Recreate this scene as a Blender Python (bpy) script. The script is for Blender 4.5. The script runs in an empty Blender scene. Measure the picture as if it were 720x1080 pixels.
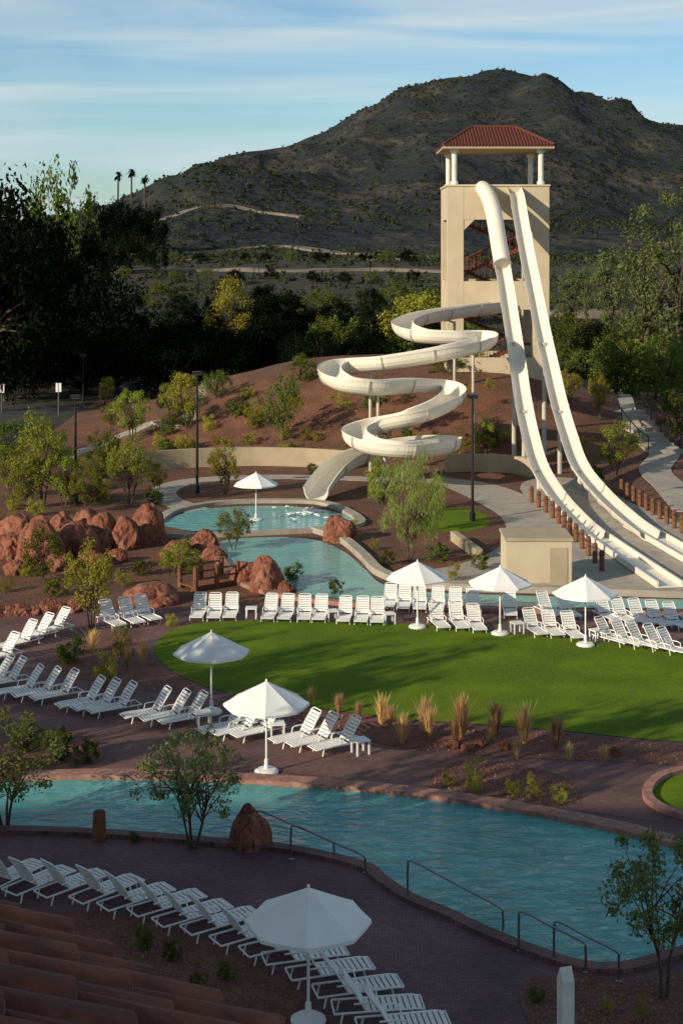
import bpy, bmesh, math, random
from mathutils import Vector, noise, Matrix
S = bpy.context.scene; C = S.collection
F = 1600.0; H = 15.8; HZ = 255.0; PI = math.pi
R = random.Random(7)
def sm(a, b, x):
    t = max(0, min(1, (x - a) / (b - a))); return t * t * (3 - 2 * t)
def gz(x, y):
    e = math.sqrt(((x - 8) / (34 if x < 8 else 24)) ** 2 + ((y - 130) / (23 if y < 130 else 40)) ** 2)
    m = 5.3 * (1 - sm(.3, 1, e))
    r = 11 * sm(160, 370, y)
    n = 0
    if y > 112: n = sm(112, 125, y) * .45 * noise.noise(Vector((x * .12, y * .12, 3)))
    return m + r + n
def P(px, py, z=0):
    d = F * (H - z) / (py - HZ); return Vector(((px - 360) * d / F, d, z))
def PD(px, py, d): return Vector(((px - 360) * d / F, d, H - (py - HZ) * d / F))
def G(px, py):
    z = 0
    for i in range(40):
        p = P(px, py, z); z += (gz(p.x, p.y) - z) * .5
    return P(px, py, z)
def GD(px, d):
    x = (px - 360) * d / F; return Vector((x, d, gz(x, d)))
def cr(pts, n=8, closed=False):
    pts = [Vector(p) for p in pts]; out = []; N = len(pts)
    for i in range(N if closed else N - 1):
        if closed: a, b, c, d = pts[i - 1], pts[i], pts[(i + 1) % N], pts[(i + 2) % N]
        else: a, b, c, d = pts[max(0, i - 1)], pts[i], pts[i + 1], pts[min(N - 1, i + 2)]
        for k in range(n):
            t = k / n
            out.append(.5 * ((2 * b) + (c - a) * t + (2 * a - 5 * b + 4 * c - d) * t * t + (3 * b - a - 3 * c + d) * t ** 3))
    if not closed: out.append(pts[-1])
    return out
def resample(pts, step):
    out = [pts[0].copy()]; acc = 0
    for a, b in zip(pts, pts[1:]):
        L = (b - a).length; pos = step - acc
        while pos <= L and L > 0:
            out.append(a.lerp(b, pos / L)); pos += step
        acc = (acc + L) % step if step > 0 else 0
    return out
# ---------------------------------------------------------------- mesh builder
class MB:
    def __init__(s): s.v = []; s.f = []
    def add(s, vs, fs):
        o = len(s.v); s.v += [tuple(v) for v in vs]; s.f += [tuple(i + o for i in f) for f in fs]; return s
    def box(s, x0, x1, y0, y1, z0, z1, M=None):
        vs = [Vector((x, y, z)) for z in (z0, z1) for x, y in ((x0, y0), (x1, y0), (x1, y1), (x0, y1))]
        if M: vs = [M @ v for v in vs]
        return s.add(vs, [(3, 2, 1, 0), (4, 5, 6, 7), (0, 1, 5, 4), (1, 2, 6, 5), (2, 3, 7, 6), (3, 0, 4, 7)])
    def tube(s, pts, r, n=8, cap=True):
        pts = [Vector(p) for p in pts]; N = len(pts); vs = []; fs = []
        rr = r if isinstance(r, (list, tuple)) else [r] * N
        for i, p in enumerate(pts):
            t = (pts[min(N - 1, i + 1)] - pts[max(0, i - 1)]).normalized()
            u = t.cross(Vector((0, 0, 1)) if abs(t.z) < .9 else Vector((1, 0, 0))).normalized(); w = t.cross(u)
            for k in range(n):
                a = 2 * PI * k / n; vs.append(p + (u * math.cos(a) + w * math.sin(a)) * rr[i])
        for i in range(N - 1):
            for k in range(n): fs.append((i * n + k, i * n + (k + 1) % n, (i + 1) * n + (k + 1) % n, (i + 1) * n + k))
        if cap: fs += [tuple(range(n - 1, -1, -1)), tuple((N - 1) * n + k for k in range(n))]
        return s.add(vs, fs)
    def lathe(s, prof, n=16, c=(0, 0), ph=0):
        vs = []; fs = []; N = len(prof)
        for r, z in prof:
            for k in range(n):
                a = 2 * PI * k / n + ph; vs.append((c[0] + r * math.cos(a), c[1] + r * math.sin(a), z))
        for i in range(N - 1):
            for k in range(n): fs.append((i * n + k, i * n + (k + 1) % n, (i + 1) * n + (k + 1) % n, (i + 1) * n + k))
        fs += [tuple(range(n - 1, -1, -1)), tuple((N - 1) * n + k for k in range(n))]
        return s.add(vs, fs)
    def sweep(s, pts, sec, cap=True, flat=False):
        N = len(pts); n = len(sec); vs = []; fs = []
        for i, p in enumerate(pts):
            t = (pts[min(N - 1, i + 1)] - pts[max(0, i - 1)])
            if flat: t.z = 0
            t.normalize()
            sd = t.cross(Vector((0, 0, 1))).normalized(); up = sd.cross(t)
            for a, b in sec: vs.append(p + sd * a + up * b)
        for i in range(N - 1):
            for k in range(n): fs.append((i * n + k, i * n + (k + 1) % n, (i + 1) * n + (k + 1) % n, (i + 1) * n + k))
        if cap: fs += [tuple(range(n - 1, -1, -1)), tuple((N - 1) * n + k for k in range(n))]
        return s.add(vs, fs)
    def mesh(s, name, mat, smooth=False):
        me = bpy.data.meshes.new(name); me.from_pydata(s.v, [], s.f); me.update()
        if mat: me.materials.append(mat)
        if smooth: me.polygons.foreach_set('use_smooth', [True] * len(me.polygons))
        return me
    def build(s, name, mat, parent=None, smooth=False, fix=True):
        me = s.mesh(name, mat, smooth)
        if fix:
            bm = bmesh.new(); bm.from_mesh(me); bmesh.ops.recalc_face_normals(bm, faces=bm.faces); bm.to_mesh(me); bm.free()
        o = bpy.data.objects.new(name, me); C.objects.link(o)
        if parent: o.parent = parent
        return o
def obj(name, me, parent=None):
    o = bpy.data.objects.new(name, me); C.objects.link(o)
    if parent: o.parent = parent
    return o
def tag(o, label=None, cat=None, group=None, kind=None):
    if label: o['label'] = label
    if cat: o['category'] = cat
    if group: o['group'] = group
    if kind: o['kind'] = kind
    return o
def thing(name, loc, rz=0, label=None, cat=None, group=None):
    o = bpy.data.objects.new(name, None); C.objects.link(o); o.location = loc; o.rotation_euler = (0, 0, rz)
    o.empty_display_size = .3
    return tag(o, label, cat, group)
def dup(root, loc, rz=0, label=None, scale=None):
    r = root.copy(); C.objects.link(r); r.location = loc; r.rotation_euler = (0, 0, rz)
    if label: r['label'] = label
    if scale: r.scale = scale
    for ch in list(root.children):
        c = ch.copy(); C.objects.link(c); c.parent = r
        for g in list(ch.children):
            d = g.copy(); C.objects.link(d); d.parent = c
    return r
ORD = ['first', 'second', 'third', 'fourth', 'fifth', 'sixth', 'seventh', 'eighth', 'ninth', 'tenth', 'eleventh', 'twelfth',
       'thirteenth', 'fourteenth', 'fifteenth', 'sixteenth', 'seventeenth', 'eighteenth', 'nineteenth', 'twentieth']
TENS = ['twenty', 'thirty', 'forty', 'fifty', 'sixty', 'seventy', 'eighty']; TENTH = ['twentieth', 'thirtieth', 'fortieth', 'fiftieth', 'sixtieth', 'seventieth', 'eightieth']
def nth(i):
    n = i + 1
    if n <= 20: return ORD[i]
    return TENTH[n // 10 - 2] if n % 10 == 0 else TENS[n // 10 - 2] + '-' + ORD[n % 10 - 1]
# ---------------------------------------------------------------- materials
def newmat(name):
    m = bpy.data.materials.new(name); m.use_nodes = True; nt = m.node_tree
    return m, nt, nt.nodes['Principled BSDF']
def M(name, c1, c2=None, sc=3, rough=.7, bump=0, bsc=None, metal=0, det=6, spots=None, dist=.02, spec=.3):
    m, nt, b = newmat(name); L = nt.links
    b.inputs['Roughness'].default_value = rough; b.inputs['Metallic'].default_value = metal
    b.inputs['Specular IOR Level'].default_value = spec
    tc = nt.nodes.new('ShaderNodeTexCoord')
    n = nt.nodes.new('ShaderNodeTexNoise'); n.inputs['Scale'].default_value = sc; n.inputs['Detail'].default_value = det
    L.new(tc.outputs['Object'], n.inputs['Vector'])
    rp = nt.nodes.new('ShaderNodeValToRGB'); rp.color_ramp.elements[0].position = .35; rp.color_ramp.elements[1].position = .65
    c2 = c2 or tuple(x * .8 for x in c1)
    rp.color_ramp.elements[0].color = (*c1, 1); rp.color_ramp.elements[1].color = (*c2, 1)
    L.new(n.outputs['Fac'], rp.inputs['Fac']); col = rp.outputs['Color']
    for sp_ in (spots if isinstance(spots, list) else [spots] if spots else []):
        sc2, c3, amt = sp_
        n2 = nt.nodes.new('ShaderNodeTexNoise'); n2.inputs['Scale'].default_value = sc2; n2.inputs['Detail'].default_value = 3
        L.new(tc.outputs['Object'], n2.inputs['Vector'])
        r2 = nt.nodes.new('ShaderNodeValToRGB'); r2.color_ramp.elements[0].position = .5; r2.color_ramp.elements[1].position = .62
        r2.color_ramp.elements[0].color = (0, 0, 0, 1); r2.color_ramp.elements[1].color = (amt, amt, amt, 1)
        L.new(n2.outputs['Fac'], r2.inputs['Fac'])
        mx = nt.nodes.new('ShaderNodeMixRGB'); L.new(r2.outputs['Color'], mx.inputs['Fac']); L.new(col, mx.inputs['Color1'])
        mx.inputs['Color2'].default_value = (*c3, 1); col = mx.outputs['Color']
    L.new(col, b.inputs['Base Color'])
    if bump:
        n3 = nt.nodes.new('ShaderNodeTexNoise'); n3.inputs['Scale'].default_value = bsc or sc * 4; n3.inputs['Detail'].default_value = 6
        L.new(tc.outputs['Object'], n3.inputs['Vector'])
        bp = nt.nodes.new('ShaderNodeBump'); bp.inputs['Strength'].default_value = bump; bp.inputs['Distance'].default_value = dist
        L.new(n3.outputs['Fac'], bp.inputs['Height']); L.new(bp.outputs['Normal'], b.inputs['Normal'])
    return m
def brickmat(name, c1, c2, mortar, sc, rough=.75):
    m, nt, b = newmat(name); L = nt.links
    tc = nt.nodes.new('ShaderNodeTexCoord'); br = nt.nodes.new('ShaderNodeTexBrick')
    L.new(tc.outputs['Object'], br.inputs['Vector']); br.inputs['Scale'].default_value = sc
    br.inputs['Color1'].default_value = (*c1, 1); br.inputs['Color2'].default_value = (*c2, 1); br.inputs['Mortar'].default_value = (*mortar, 1)
    br.inputs['Mortar Size'].default_value = .022; br.inputs['Bias'].default_value = -.1
    n = nt.nodes.new('ShaderNodeTexNoise'); n.inputs['Scale'].default_value = .45; n.inputs['Detail'].default_value = 8
    L.new(tc.outputs['Object'], n.inputs['Vector'])
    rp = nt.nodes.new('ShaderNodeValToRGB'); rp.color_ramp.elements[0].position = .3; rp.color_ramp.elements[1].position = .7
    rp.color_ramp.elements[0].color = (.55, .54, .58, 1); rp.color_ramp.elements[1].color = (1.3, 1.22, 1.15, 1)
    L.new(n.outputs['Fac'], rp.inputs['Fac'])
    mx = nt.nodes.new('ShaderNodeMixRGB'); mx.blend_type = 'MULTIPLY'; mx.inputs['Fac'].default_value = 1
    L.new(br.outputs['Color'], mx.inputs['Color1']); L.new(rp.outputs['Color'], mx.inputs['Color2'])
    L.new(mx.outputs['Color'], b.inputs['Base Color']); b.inputs['Roughness'].default_value = rough
    bp = nt.nodes.new('ShaderNodeBump'); bp.inputs['Strength'].default_value = .4; bp.inputs['Distance'].default_value = .01
    L.new(br.outputs['Fac'], bp.inputs['Height']); bp.invert = True; L.new(bp.outputs['Normal'], b.inputs['Normal'])
    return m
def leafmat(name, c1, c2, trans=.3):
    m = bpy.data.materials.new(name); m.use_nodes = True; nt = m.node_tree; L = nt.links; nt.nodes.clear()
    out = nt.nodes.new('ShaderNodeOutputMaterial'); g = nt.nodes.new('ShaderNodeNewGeometry'); oi = nt.nodes.new('ShaderNodeObjectInfo')
    mx = nt.nodes.new('ShaderNodeMixRGB'); L.new(g.outputs['Random Per Island'], mx.inputs['Fac'])
    mx.inputs['Color1'].default_value = (*c1, 1); mx.inputs['Color2'].default_value = (*c2, 1)
    hs = nt.nodes.new('ShaderNodeHueSaturation'); L.new(mx.outputs['Color'], hs.inputs['Color'])
    mr = nt.nodes.new('ShaderNodeMapRange'); mr.inputs['To Min'].default_value = .7; mr.inputs['To Max'].default_value = 1.3
    L.new(oi.outputs['Random'], mr.inputs['Value']); L.new(mr.outputs['Result'], hs.inputs['Value'])
    mh = nt.nodes.new('ShaderNodeMapRange'); mh.inputs['To Min'].default_value = .475; mh.inputs['To Max'].default_value = .515
    L.new(oi.outputs['Random'], mh.inputs['Value']); L.new(mh.outputs['Result'], hs.inputs['Hue'])
    df = nt.nodes.new('ShaderNodeBsdfDiffuse'); tr = nt.nodes.new('ShaderNodeBsdfTranslucent'); ms = nt.nodes.new('ShaderNodeMixShader')
    L.new(hs.outputs['Color'], df.inputs['Color']); L.new(hs.outputs['Color'], tr.inputs['Color']); ms.inputs['Fac'].default_value = trans
    L.new(df.outputs['BSDF'], ms.inputs[1]); L.new(tr.outputs['BSDF'], ms.inputs[2]); L.new(ms.outputs['Shader'], out.inputs['Surface'])
    return m
def watermat(name, c1, c2, rough=.04, bs=.7):
    m = M(name, c1, c2, .35, rough, 0, spec=.5); nt = m.node_tree; L = nt.links; b = nt.nodes['Principled BSDF']
    tc = nt.nodes.new('ShaderNodeTexCoord'); mp = nt.nodes.new('ShaderNodeMapping'); mp.inputs['Scale'].default_value = (1.0, 2.0, 1)
    L.new(tc.outputs['Object'], mp.inputs['Vector'])
    n = nt.nodes.new('ShaderNodeTexNoise'); n.inputs['Scale'].default_value = 1.2; n.inputs['Detail'].default_value = 5; n.inputs['Distortion'].default_value = .9
    L.new(mp.outputs['Vector'], n.inputs['Vector'])
    bp = nt.nodes.new('ShaderNodeBump'); bp.inputs['Strength'].default_value = bs; bp.inputs['Distance'].default_value = .18
    L.new(n.outputs['Fac'], bp.inputs['Height']); L.new(bp.outputs['Normal'], b.inputs['Normal'])
    b.inputs['IOR'].default_value = 1.33
    return m
mSoil = M('desert_soil', (.095, .038, .024), (.17, .07, .04), .6, .95, .7, 6, spots=[(.22, (.085, .05, .032), .7), (9, (.22, .13, .09), .6)], dist=.08)
mFarSoil = M('dark_scrub_soil', (.036, .034, .025), (.06, .05, .035), .08, .95, .8, .8, spots=[(.3, (.025, .03, .018), .8)], dist=.4)
mMulch = M('red_mulch', (.10, .038, .03), (.18, .074, .056), 2.5, .95, .9, 22, spots=(30, (.26, .15, .12), .7), dist=.04)
mPaver = brickmat('brick_pavers', (.185, .085, .095), (.105, .054, .065), (.04, .024, .03), 3.0)
mPaver2 = brickmat('brown_pavers', (.21, .10, .09), (.125, .064, .06), (.055, .04, .036), 3.0)
mConc = M('pale_concrete', (.42, .37, .31), (.33, .295, .25), .5, .85, .2, 14, spots=(1.6, (.26, .23, .19), .5))
mStone = M('pink_coping_stone', (.34, .17, .135), (.25, .125, .10), 2.2, .8, .3, 12, spots=(5, (.4, .25, .2), .6))
mCream = M('cream_stucco', (.58, .48, .34), (.52, .43, .30), .8, .9, .25, 20)
mCream2 = M('weathered_stucco', (.44, .36, .25), (.37, .30, .2), .9, .9, .25, 20)
mSlide = M('cream_fibreglass', (.82, .76, .65), (.77, .71, .60), .5, .35, 0, spec=.5)
mSlideIn = M('steel_support', (.58, .53, .45), None, 1, .5)
mWhite = M('white_plastic', (.84, .83, .81), (.79, .78, .76), 2, .45)
mPost = M('off_white_stucco', (.84, .81, .72), None, 2, .8)
mSling = M('white_sling', (.82, .81, .79), (.75, .74, .72), 6, .7)
mCanvas = M('white_canvas', (.87, .86, .84), (.83, .82, .80), 2, .85, .1, 40)
mRock = M('red_sandstone', (.29, .105, .065), (.18, .063, .04), 1.0, .95, 1.0, 2.4, spots=[(1.6, (.35, .18, .12), .6), (4, (.10, .042, .03), .7)], dist=.25)
mPebble = M('pink_pebble', (.26, .15, .12), (.17, .09, .07), 4, .95)
mWood = M('brown_timber', (.22, .09, .045), (.14, .057, .03), 4, .8, .4, 18)
mDark = M('dark_metal', (.025, .025, .028), None, 3, .45, metal=.3)
mSteel = M('steel_rail', (.32, .33, .35), None, 3, .3, metal=.9)
mTile = M('terracotta_tile', (.19, .048, .024), (.095, .027, .017), 5, .75, .6, 18, spots=[(7, (.27, .085, .042), .55), (3, (.045, .02, .016), .7)])
mMortar = M('grey_mortar', (.16, .16, .19), (.10, .10, .12), 12, .95, .6, 30)
mUnder = M('dark_underlay', (.02, .016, .015), None, 3, .95)
mTileRoof = M('red_roof_tile', (.14, .042, .029), (.10, .03, .023), 3, .85)
mRed = M('rust_red_steel', (.20, .05, .03), None, 2, .6)
mBark = M('bark', (.1, .07, .05), (.06, .042, .032), 6, .9, .5, 24)
mAsphalt = M('asphalt', (.045, .046, .05), (.06, .06, .062), .7, .9, .2, 20)
mDirt = M('pale_dirt_road', (.23, .19, .155), (.16, .13, .11), .2, .95)
mGlass = M('dark_glass', (.02, .025, .03), None, 1, .08, spec=.6)
mFoam = M('white_foam', (.85, .88, .88), None, 4, .6)
mLens = M('pale_lens', (.6, .6, .55), None, 3, .3)
mWater1 = watermat('pool_water', (.055, .28, .29), (.11, .39, .38))
mWater2 = watermat('lagoon_water', (.10, .33, .32), (.16, .42, .39))
mLawn = M('mown_lawn', (.16, .245, .012), (.09, .16, .01), .35, .9, 1.0, 60, spots=[(14, (.23, .29, .022), .5), (1.2, (.11, .18, .013), .6)], dist=.06, spec=.1)
mMount = M('scrub_hillside', (.040, .042, .046), (.026, .031, .037), .02, .95, 1.0, .12, spots=[(.03, (.095, .078, .062), .55), (.09, (.030, .037, .035), .7), (.3, (.022, .028, .026), .8)], dist=4.5, det=10, spec=.05)  # pale patches paint sunlit slopes; the dark bluish base paints shade and haze
lfPalo = leafmat('palo_verde_leaf', (.18, .22, .03), (.30, .30, .06), .45)
lfWil = leafmat('willow_leaf', (.22, .26, .06), (.34, .36, .11), .5)
lfMid = leafmat('mid_green_leaf', (.075, .11, .02), (.16, .18, .04), .35)
lfDark = leafmat('dark_leaf', (.004, .008, .005), (.011, .017, .008), .15)  # near-black green: the left wood's shade is put into the leaf colour
lfEuc = leafmat('eucalyptus_leaf', (.10, .135, .05), (.21, .235, .09), .4)
lfOlive = leafmat('olive_leaf', (.13, .17, .055), (.24, .26, .09), .4)
lfGrass = leafmat('tan_grass_blade', (.58, .38, .15), (.76, .55, .27), .5)
lfYel = leafmat('yellow_green_leaf', (.27, .26, .03), (.42, .37, .07), .45)
lfScrub = leafmat('scrub_leaf', (.032, .042, .022), (.065, .07, .032), .2)
# ---------------------------------------------------------------- world, sun, camera
az = math.radians(52); el = math.radians(21)
to_sun = Vector((-math.sin(az) * math.cos(el), -math.cos(az) * math.cos(el), math.sin(el)))
w = bpy.data.worlds.new('World'); S.world = w; w.use_nodes = True; nt = w.node_tree; L = nt.links
bg = nt.nodes['Background']; bg.inputs['Strength'].default_value = .105
sky = nt.nodes.new('ShaderNodeTexSky'); sky.sky_type = 'NISHITA'; sky.sun_disc = False
sky.sun_elevation = el; sky.sun_rotation = math.atan2(to_sun.x, to_sun.y); sky.altitude = 300; sky.dust_density = .6; sky.ozone_density = 2.2
tc = nt.nodes.new('ShaderNodeTexCoord'); mp = nt.nodes.new('ShaderNodeMapping'); mp.inputs['Scale'].default_value = (2.2, 2.2, 26); mp.inputs['Rotation'].default_value = (0, .06, .4)
L.new(tc.outputs['Generated'], mp.inputs['Vector'])
nz = nt.nodes.new('ShaderNodeTexNoise'); nz.inputs['Scale'].default_value = 1.5; nz.inputs['Detail'].default_value = 6; nz.inputs['Roughness'].default_value = .5; nz.inputs['Distortion'].default_value = .6
L.new(mp.outputs['Vector'], nz.inputs['Vector'])
rp = nt.nodes.new('ShaderNodeValToRGB'); rp.color_ramp.elements[0].position = .40; rp.color_ramp.elements[1].position = .68
rp.color_ramp.elements[0].color = (.08, .08, .08, 1); rp.color_ramp.elements[1].color = (.8, .8, .8, 1)
L.new(nz.outputs['Fac'], rp.inputs['Fac'])
ml = nt.nodes.new('ShaderNodeMixRGB'); ml.blend_type = 'MULTIPLY'; ml.inputs['Fac'].default_value = 1; ml.inputs['Color2'].default_value = (.84, 1.06, 1.17, 1)
L.new(sky.outputs['Color'], ml.inputs['Color1'])
mx = nt.nodes.new('ShaderNodeMixRGB'); L.new(rp.outputs['Color'], mx.inputs['Fac']); L.new(ml.outputs['Color'], mx.inputs['Color1']); mx.inputs['Color2'].default_value = (6.0, 7.0, 7.4, 1)
# the sky deepens towards the zenith
sx_ = nt.nodes.new('ShaderNodeSeparateXYZ'); L.new(tc.outputs['Generated'], sx_.inputs['Vector'])
zr_ = nt.nodes.new('ShaderNodeMapRange'); zr_.inputs['From Min'].default_value = .12; zr_.inputs['From Max'].default_value = .6; zr_.inputs['To Min'].default_value = 1.0; zr_.inputs['To Max'].default_value = .62
L.new(sx_.outputs['Z'], zr_.inputs['Value'])
mz_ = nt.nodes.new('ShaderNodeMixRGB'); mz_.blend_type = 'MULTIPLY'; mz_.inputs['Fac'].default_value = 1
L.new(mx.outputs['Color'], mz_.inputs['Color1']); L.new(zr_.outputs['Result'], mz_.inputs['Color2'])
L.new(mz_.outputs['Color'], bg.inputs['Color'])
sl = bpy.data.lights.new('sun', 'SUN'); sl.energy = 5.0; sl.angle = math.radians(.5); sl.color = (1, .87, .65)
so = bpy.data.objects.new('sun', sl); C.objects.link(so); so.rotation_euler = to_sun.to_track_quat('Z', 'Y').to_euler()
cam = bpy.data.cameras.new('camera'); co = bpy.data.objects.new('camera', cam); C.objects.link(co)
co.location = (0, 0, H); co.rotation_euler = (PI / 2, 0, 0); cam.sensor_fit = 'VERTICAL'; cam.sensor_height = 36; cam.lens = 36 * F / 1080
cam.shift_y = -(540 - HZ) / 1080; cam.clip_end = 8000; cam.clip_start = .5
S.camera = co
S.view_settings.view_transform = 'Standard'
# ---------------------------------------------------------------- terrain
def axis(segs):
    out = []
    for a, b, s in segs:
        x = a
        while x < b - 1e-6: out.append(x); x += s
    out.append(segs[-1][1]); return out
xs = axis([(-3000, -300, 300), (-300, -60, 12), (-60, 60, 2), (60, 300, 12), (300, 3000, 300)])
ys = axis([(-300, 90, 30), (90, 172, 2), (172, 400, 8), (400, 4000, 300)])
b = MB(); nx = len(xs)
b.add([(x, y, gz(x, y)) for y in ys for x in xs], [(j * nx + i, j * nx + i + 1, (j + 1) * nx + i + 1, (j + 1) * nx + i) for j in range(len(ys) - 1) for i in range(nx - 1)])
go = tag(b.build('ground', mSoil, smooth=True, fix=False), kind='structure'); go.data.materials.append(mFarSoil)
for pl in go.data.polygons:
    c_ = pl.center
    if c_.y > 156 + 6 * math.sin(c_.x * .1) or (c_.y > 116 + 3 * math.sin(c_.x) and c_.x < -23): pl.material_index = 1
def interp(tab, x):
    if x <= tab[0][0]: return tab[0][1]
    for (a, ya), (c, yc) in zip(tab, tab[1:]):
        if x <= c:
            t = (x - a) / (c - a); t = t * t * (3 - 2 * t) * .5 + t * .5; return ya + (yc - ya) * t
    return tab[-1][1]
def ridge(pix, d): return [((px - 360) * d / F, H + (HZ - py) * d / F) for px, py in pix]
main = ridge([(-400, 250), (-200, 242), (0, 236), (80, 228), (130, 216), (160, 200), (190, 194), (212, 178), (238, 162), (268, 155), (300, 150), (335, 137), (385, 112), (430, 91), (475, 80), (515, 78), (555, 84), (600, 100), (650, 122), (720, 144), (800, 174), (1000, 226), (1300, 250)], 900)
foot = ridge([(-300, 252), (0, 246), (80, 236), (140, 218), (185, 200), (230, 188), (300, 192), (360, 206), (400, 198), (450, 192), (500, 204), (560, 218), (620, 212), (680, 222), (760, 238), (1000, 250)], 610)
def mz(x, y):
    n1 = noise.fractal(Vector((x * .006, y * .006, 1.5)), 1, 2, 6)
    n2 = 1 - abs(noise.noise(Vector((x * .013 + .5 * n1, y * .0045, 7.3)))) * 2
    n4 = 1 - abs(noise.noise(Vector((x * .034 + .4 * n1, y * .014, 2.3)))) * 2
    n3 = noise.fractal(Vector((x * .03, y * .03, 4)), 1, 2, 4)
    a = max(0, interp(main, x) - 10) * (sm(450, 905, y) if y < 905 else 1 - .8 * sm(905, 1400, y))
    c = max(0, interp(foot, x) - 10) * (sm(400, 610, y) if y < 610 else 1 - sm(610, 760, y))
    k = 6; h = max(a, c) + max(k - abs(a - c), 0) ** 2 / (4 * k)
    g = sm(400, 560, y) * (1 - .85 * sm(780, 905, y) * (1 if y < 930 else .5)) * sm(2, 30, h)
    return 9.5 + h * (1 + .08 * n1 * g) + g * (n2 * 11.5 - 7.5 + n4 * 3.8 - 1.9 + n1 * 3 + n3 * 1.3)
b = MB(); xs2 = axis([(-800, -330, 20), (-330, 420, 4.0), (420, 1000, 20)]); ys2 = axis([(372, 940, 5), (940, 1500, 40)]); nx = len(xs2)
b.add([(x, y, mz(x, y)) for y in ys2 for x in xs2], [(j * nx + i, j * nx + i + 1, (j + 1) * nx + i + 1, (j + 1) * nx + i) for j in range(len(ys2) - 1) for i in range(nx - 1)])
tag(b.build('mountain', mMount, smooth=True, fix=False), kind='structure')
def sheet(name, pix, z, mat, n=8, smooth=True):
    pts = [P(x, y) for x, y in pix]
    if smooth: pts = cr(pts, n, True)
    b = MB(); b.add([(p.x, p.y, z) for p in pts], [tuple(range(len(pts)))])
    o = b.build(name, mat, fix=False); me = o.data
    if me.polygons[0].normal.z < 0: me.flip_normals()
    return tag(o, kind='structure'), pts
def strip(name, pts, wd, z0, z1, mat, n=8, follow=False, struct=True, label=None, cat=None):
    pts = cr(pts, n)
    b = MB()
    if follow: pts = [Vector((p.x, p.y, gz(p.x, p.y))) for p in pts]
    else: pts = [Vector((p.x, p.y, 0)) for p in pts]
    b.sweep(pts, [(-wd / 2, z0), (wd / 2, z0), (wd / 2, z1), (-wd / 2, z1)], flat=True)
    o = b.build(name, mat)
    return tag(o, kind='structure') if struct else tag(o, label, cat)
PX = lambda L_: [P(x, y) for x, y in L_]
sheet('pool_deck', [(-200, 690), (60, 640), (200, 640), (420, 646), (560, 655), (900, 662), (1000, 900), (1200, 1500), (-600, 1500), (-400, 900)], .004, mPaver, smooth=False)
sheet('patio', [(-60, 640), (80, 660), (150, 655), (200, 640), (420, 638), (560, 646), (800, 652), (860, 700), (640, 690), (480, 670), (300, 664), (200, 670), (150, 700), (200, 722), (300, 760), (420, 790), (560, 806), (800, 816), (860, 890), (700, 868), (560, 848), (400, 826), (250, 812), (60, 812), (-120, 815), (-200, 720)], .010, mPaver2)
sheet('lawn', [(163, 690), (176, 668), (215, 657), (300, 655), (420, 658), (540, 668), (640, 678), (740, 692), (860, 730), (840, 782), (720, 783), (600, 772), (500, 764), (420, 758), (340, 748), (260, 736), (196, 716)], .022, mLawn)
bed1 = [(290, 742), (340, 750), (420, 760), (500, 766), (600, 774), (720, 786), (830, 790), (800, 812), (700, 806), (560, 800), (450, 792), (370, 778), (300, 758)]
bed2 = [(40, 968), (120, 962), (200, 985), (262, 1008), (312, 1040), (350, 1085), (380, 1150), (200, 1250), (-80, 1200), (-60, 1000)]
bed3 = [(548, 1040), (600, 1030), (680, 1034), (800, 1020), (860, 1120), (700, 1150), (580, 1110)]
bed4 = [(60, 690), (100, 672), (150, 676), (165, 700), (205, 724), (180, 732), (120, 722), (70, 712)]
sheet('planting_bed', bed1, .014, mMulch)
bed5 = [(452, 828), (480, 800), (540, 806), (600, 822), (612, 846), (560, 850), (500, 842)]
sheet('shrub_bed', bed5, .016, mMulch)
sheet('left_bed', bed4, .016, mMulch)
sheet('left_garden', [(-120, 790), (20, 770), (90, 775), (110, 800), (60, 812), (-120, 815)], .018, mMulch)
sheet('round_lawn', [(684, 838), (700, 822), (740, 814), (800, 826), (790, 852), (730, 858), (694, 850)], .024, mLawn)
strip('round_lawn_kerb', PX([(800, 866), (740, 866), (697, 855), (682, 839), (698, 821), (742, 811)]), .28, 0, .16, mStone)
sheet('front_bed', bed2, .014, mMulch)
sheet('corner_bed', bed3, .014, mMulch)
near_up = [(-150, 822), (0, 822), (100, 820), (200, 822), (300, 827), (400, 835), (480, 845), (560, 858), (640, 874), (700, 889), (800, 920), (900, 960)]
near_lo = [(900, 960), (820, 985), (720, 1006), (660, 1022), (610, 1020), (560, 1004), (510, 984), (470, 965), (430, 948), (400, 928), (385, 916), (340, 904), (290, 895), (230, 890), (160, 884), (80, 879), (0, 877), (-150, 878)]
sheet('near_pool_water', near_up + near_lo[1:], .034, mWater1, 5)
strip('pool_coping_far', PX(near_up), .55, 0, .17, mStone)
strip('pool_coping_near', PX(near_lo), .35, 0, .10, mPaver2)
sheet('upper_lagoon_water', [(172, 554), (190, 543), (230, 536), (290, 534), (340, 538), (372, 548), (350, 557), (290, 560), (220, 562)], .030, mWater2)
sheet('lower_lagoon_water', [(232, 572), (285, 567), (332, 570), (362, 582), (384, 600), (404, 617), (450, 625), (560, 629), (720, 633), (840, 636), (840, 650), (720, 643), (560, 641), (420, 637), (350, 631), (300, 624), (262, 612), (240, 592)], .030, mWater2)
sheet('plaza', [(455, 505), (505, 508), (548, 520), (600, 550), (690, 600), (780, 625), (560, 626), (450, 621), (420, 606), (480, 596), (528, 575), (530, 548), (500, 528)], .006, mConc)
sheet('slide_apron', [(548, 515), (606, 505), (700, 545), (860, 590), (860, 628), (700, 624), (640, 592)], .012, mConc)
sheet('green_verge', [(440, 545), (470, 536), (505, 540), (516, 552), (490, 561), (450, 558)], .008, mLawn)
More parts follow.
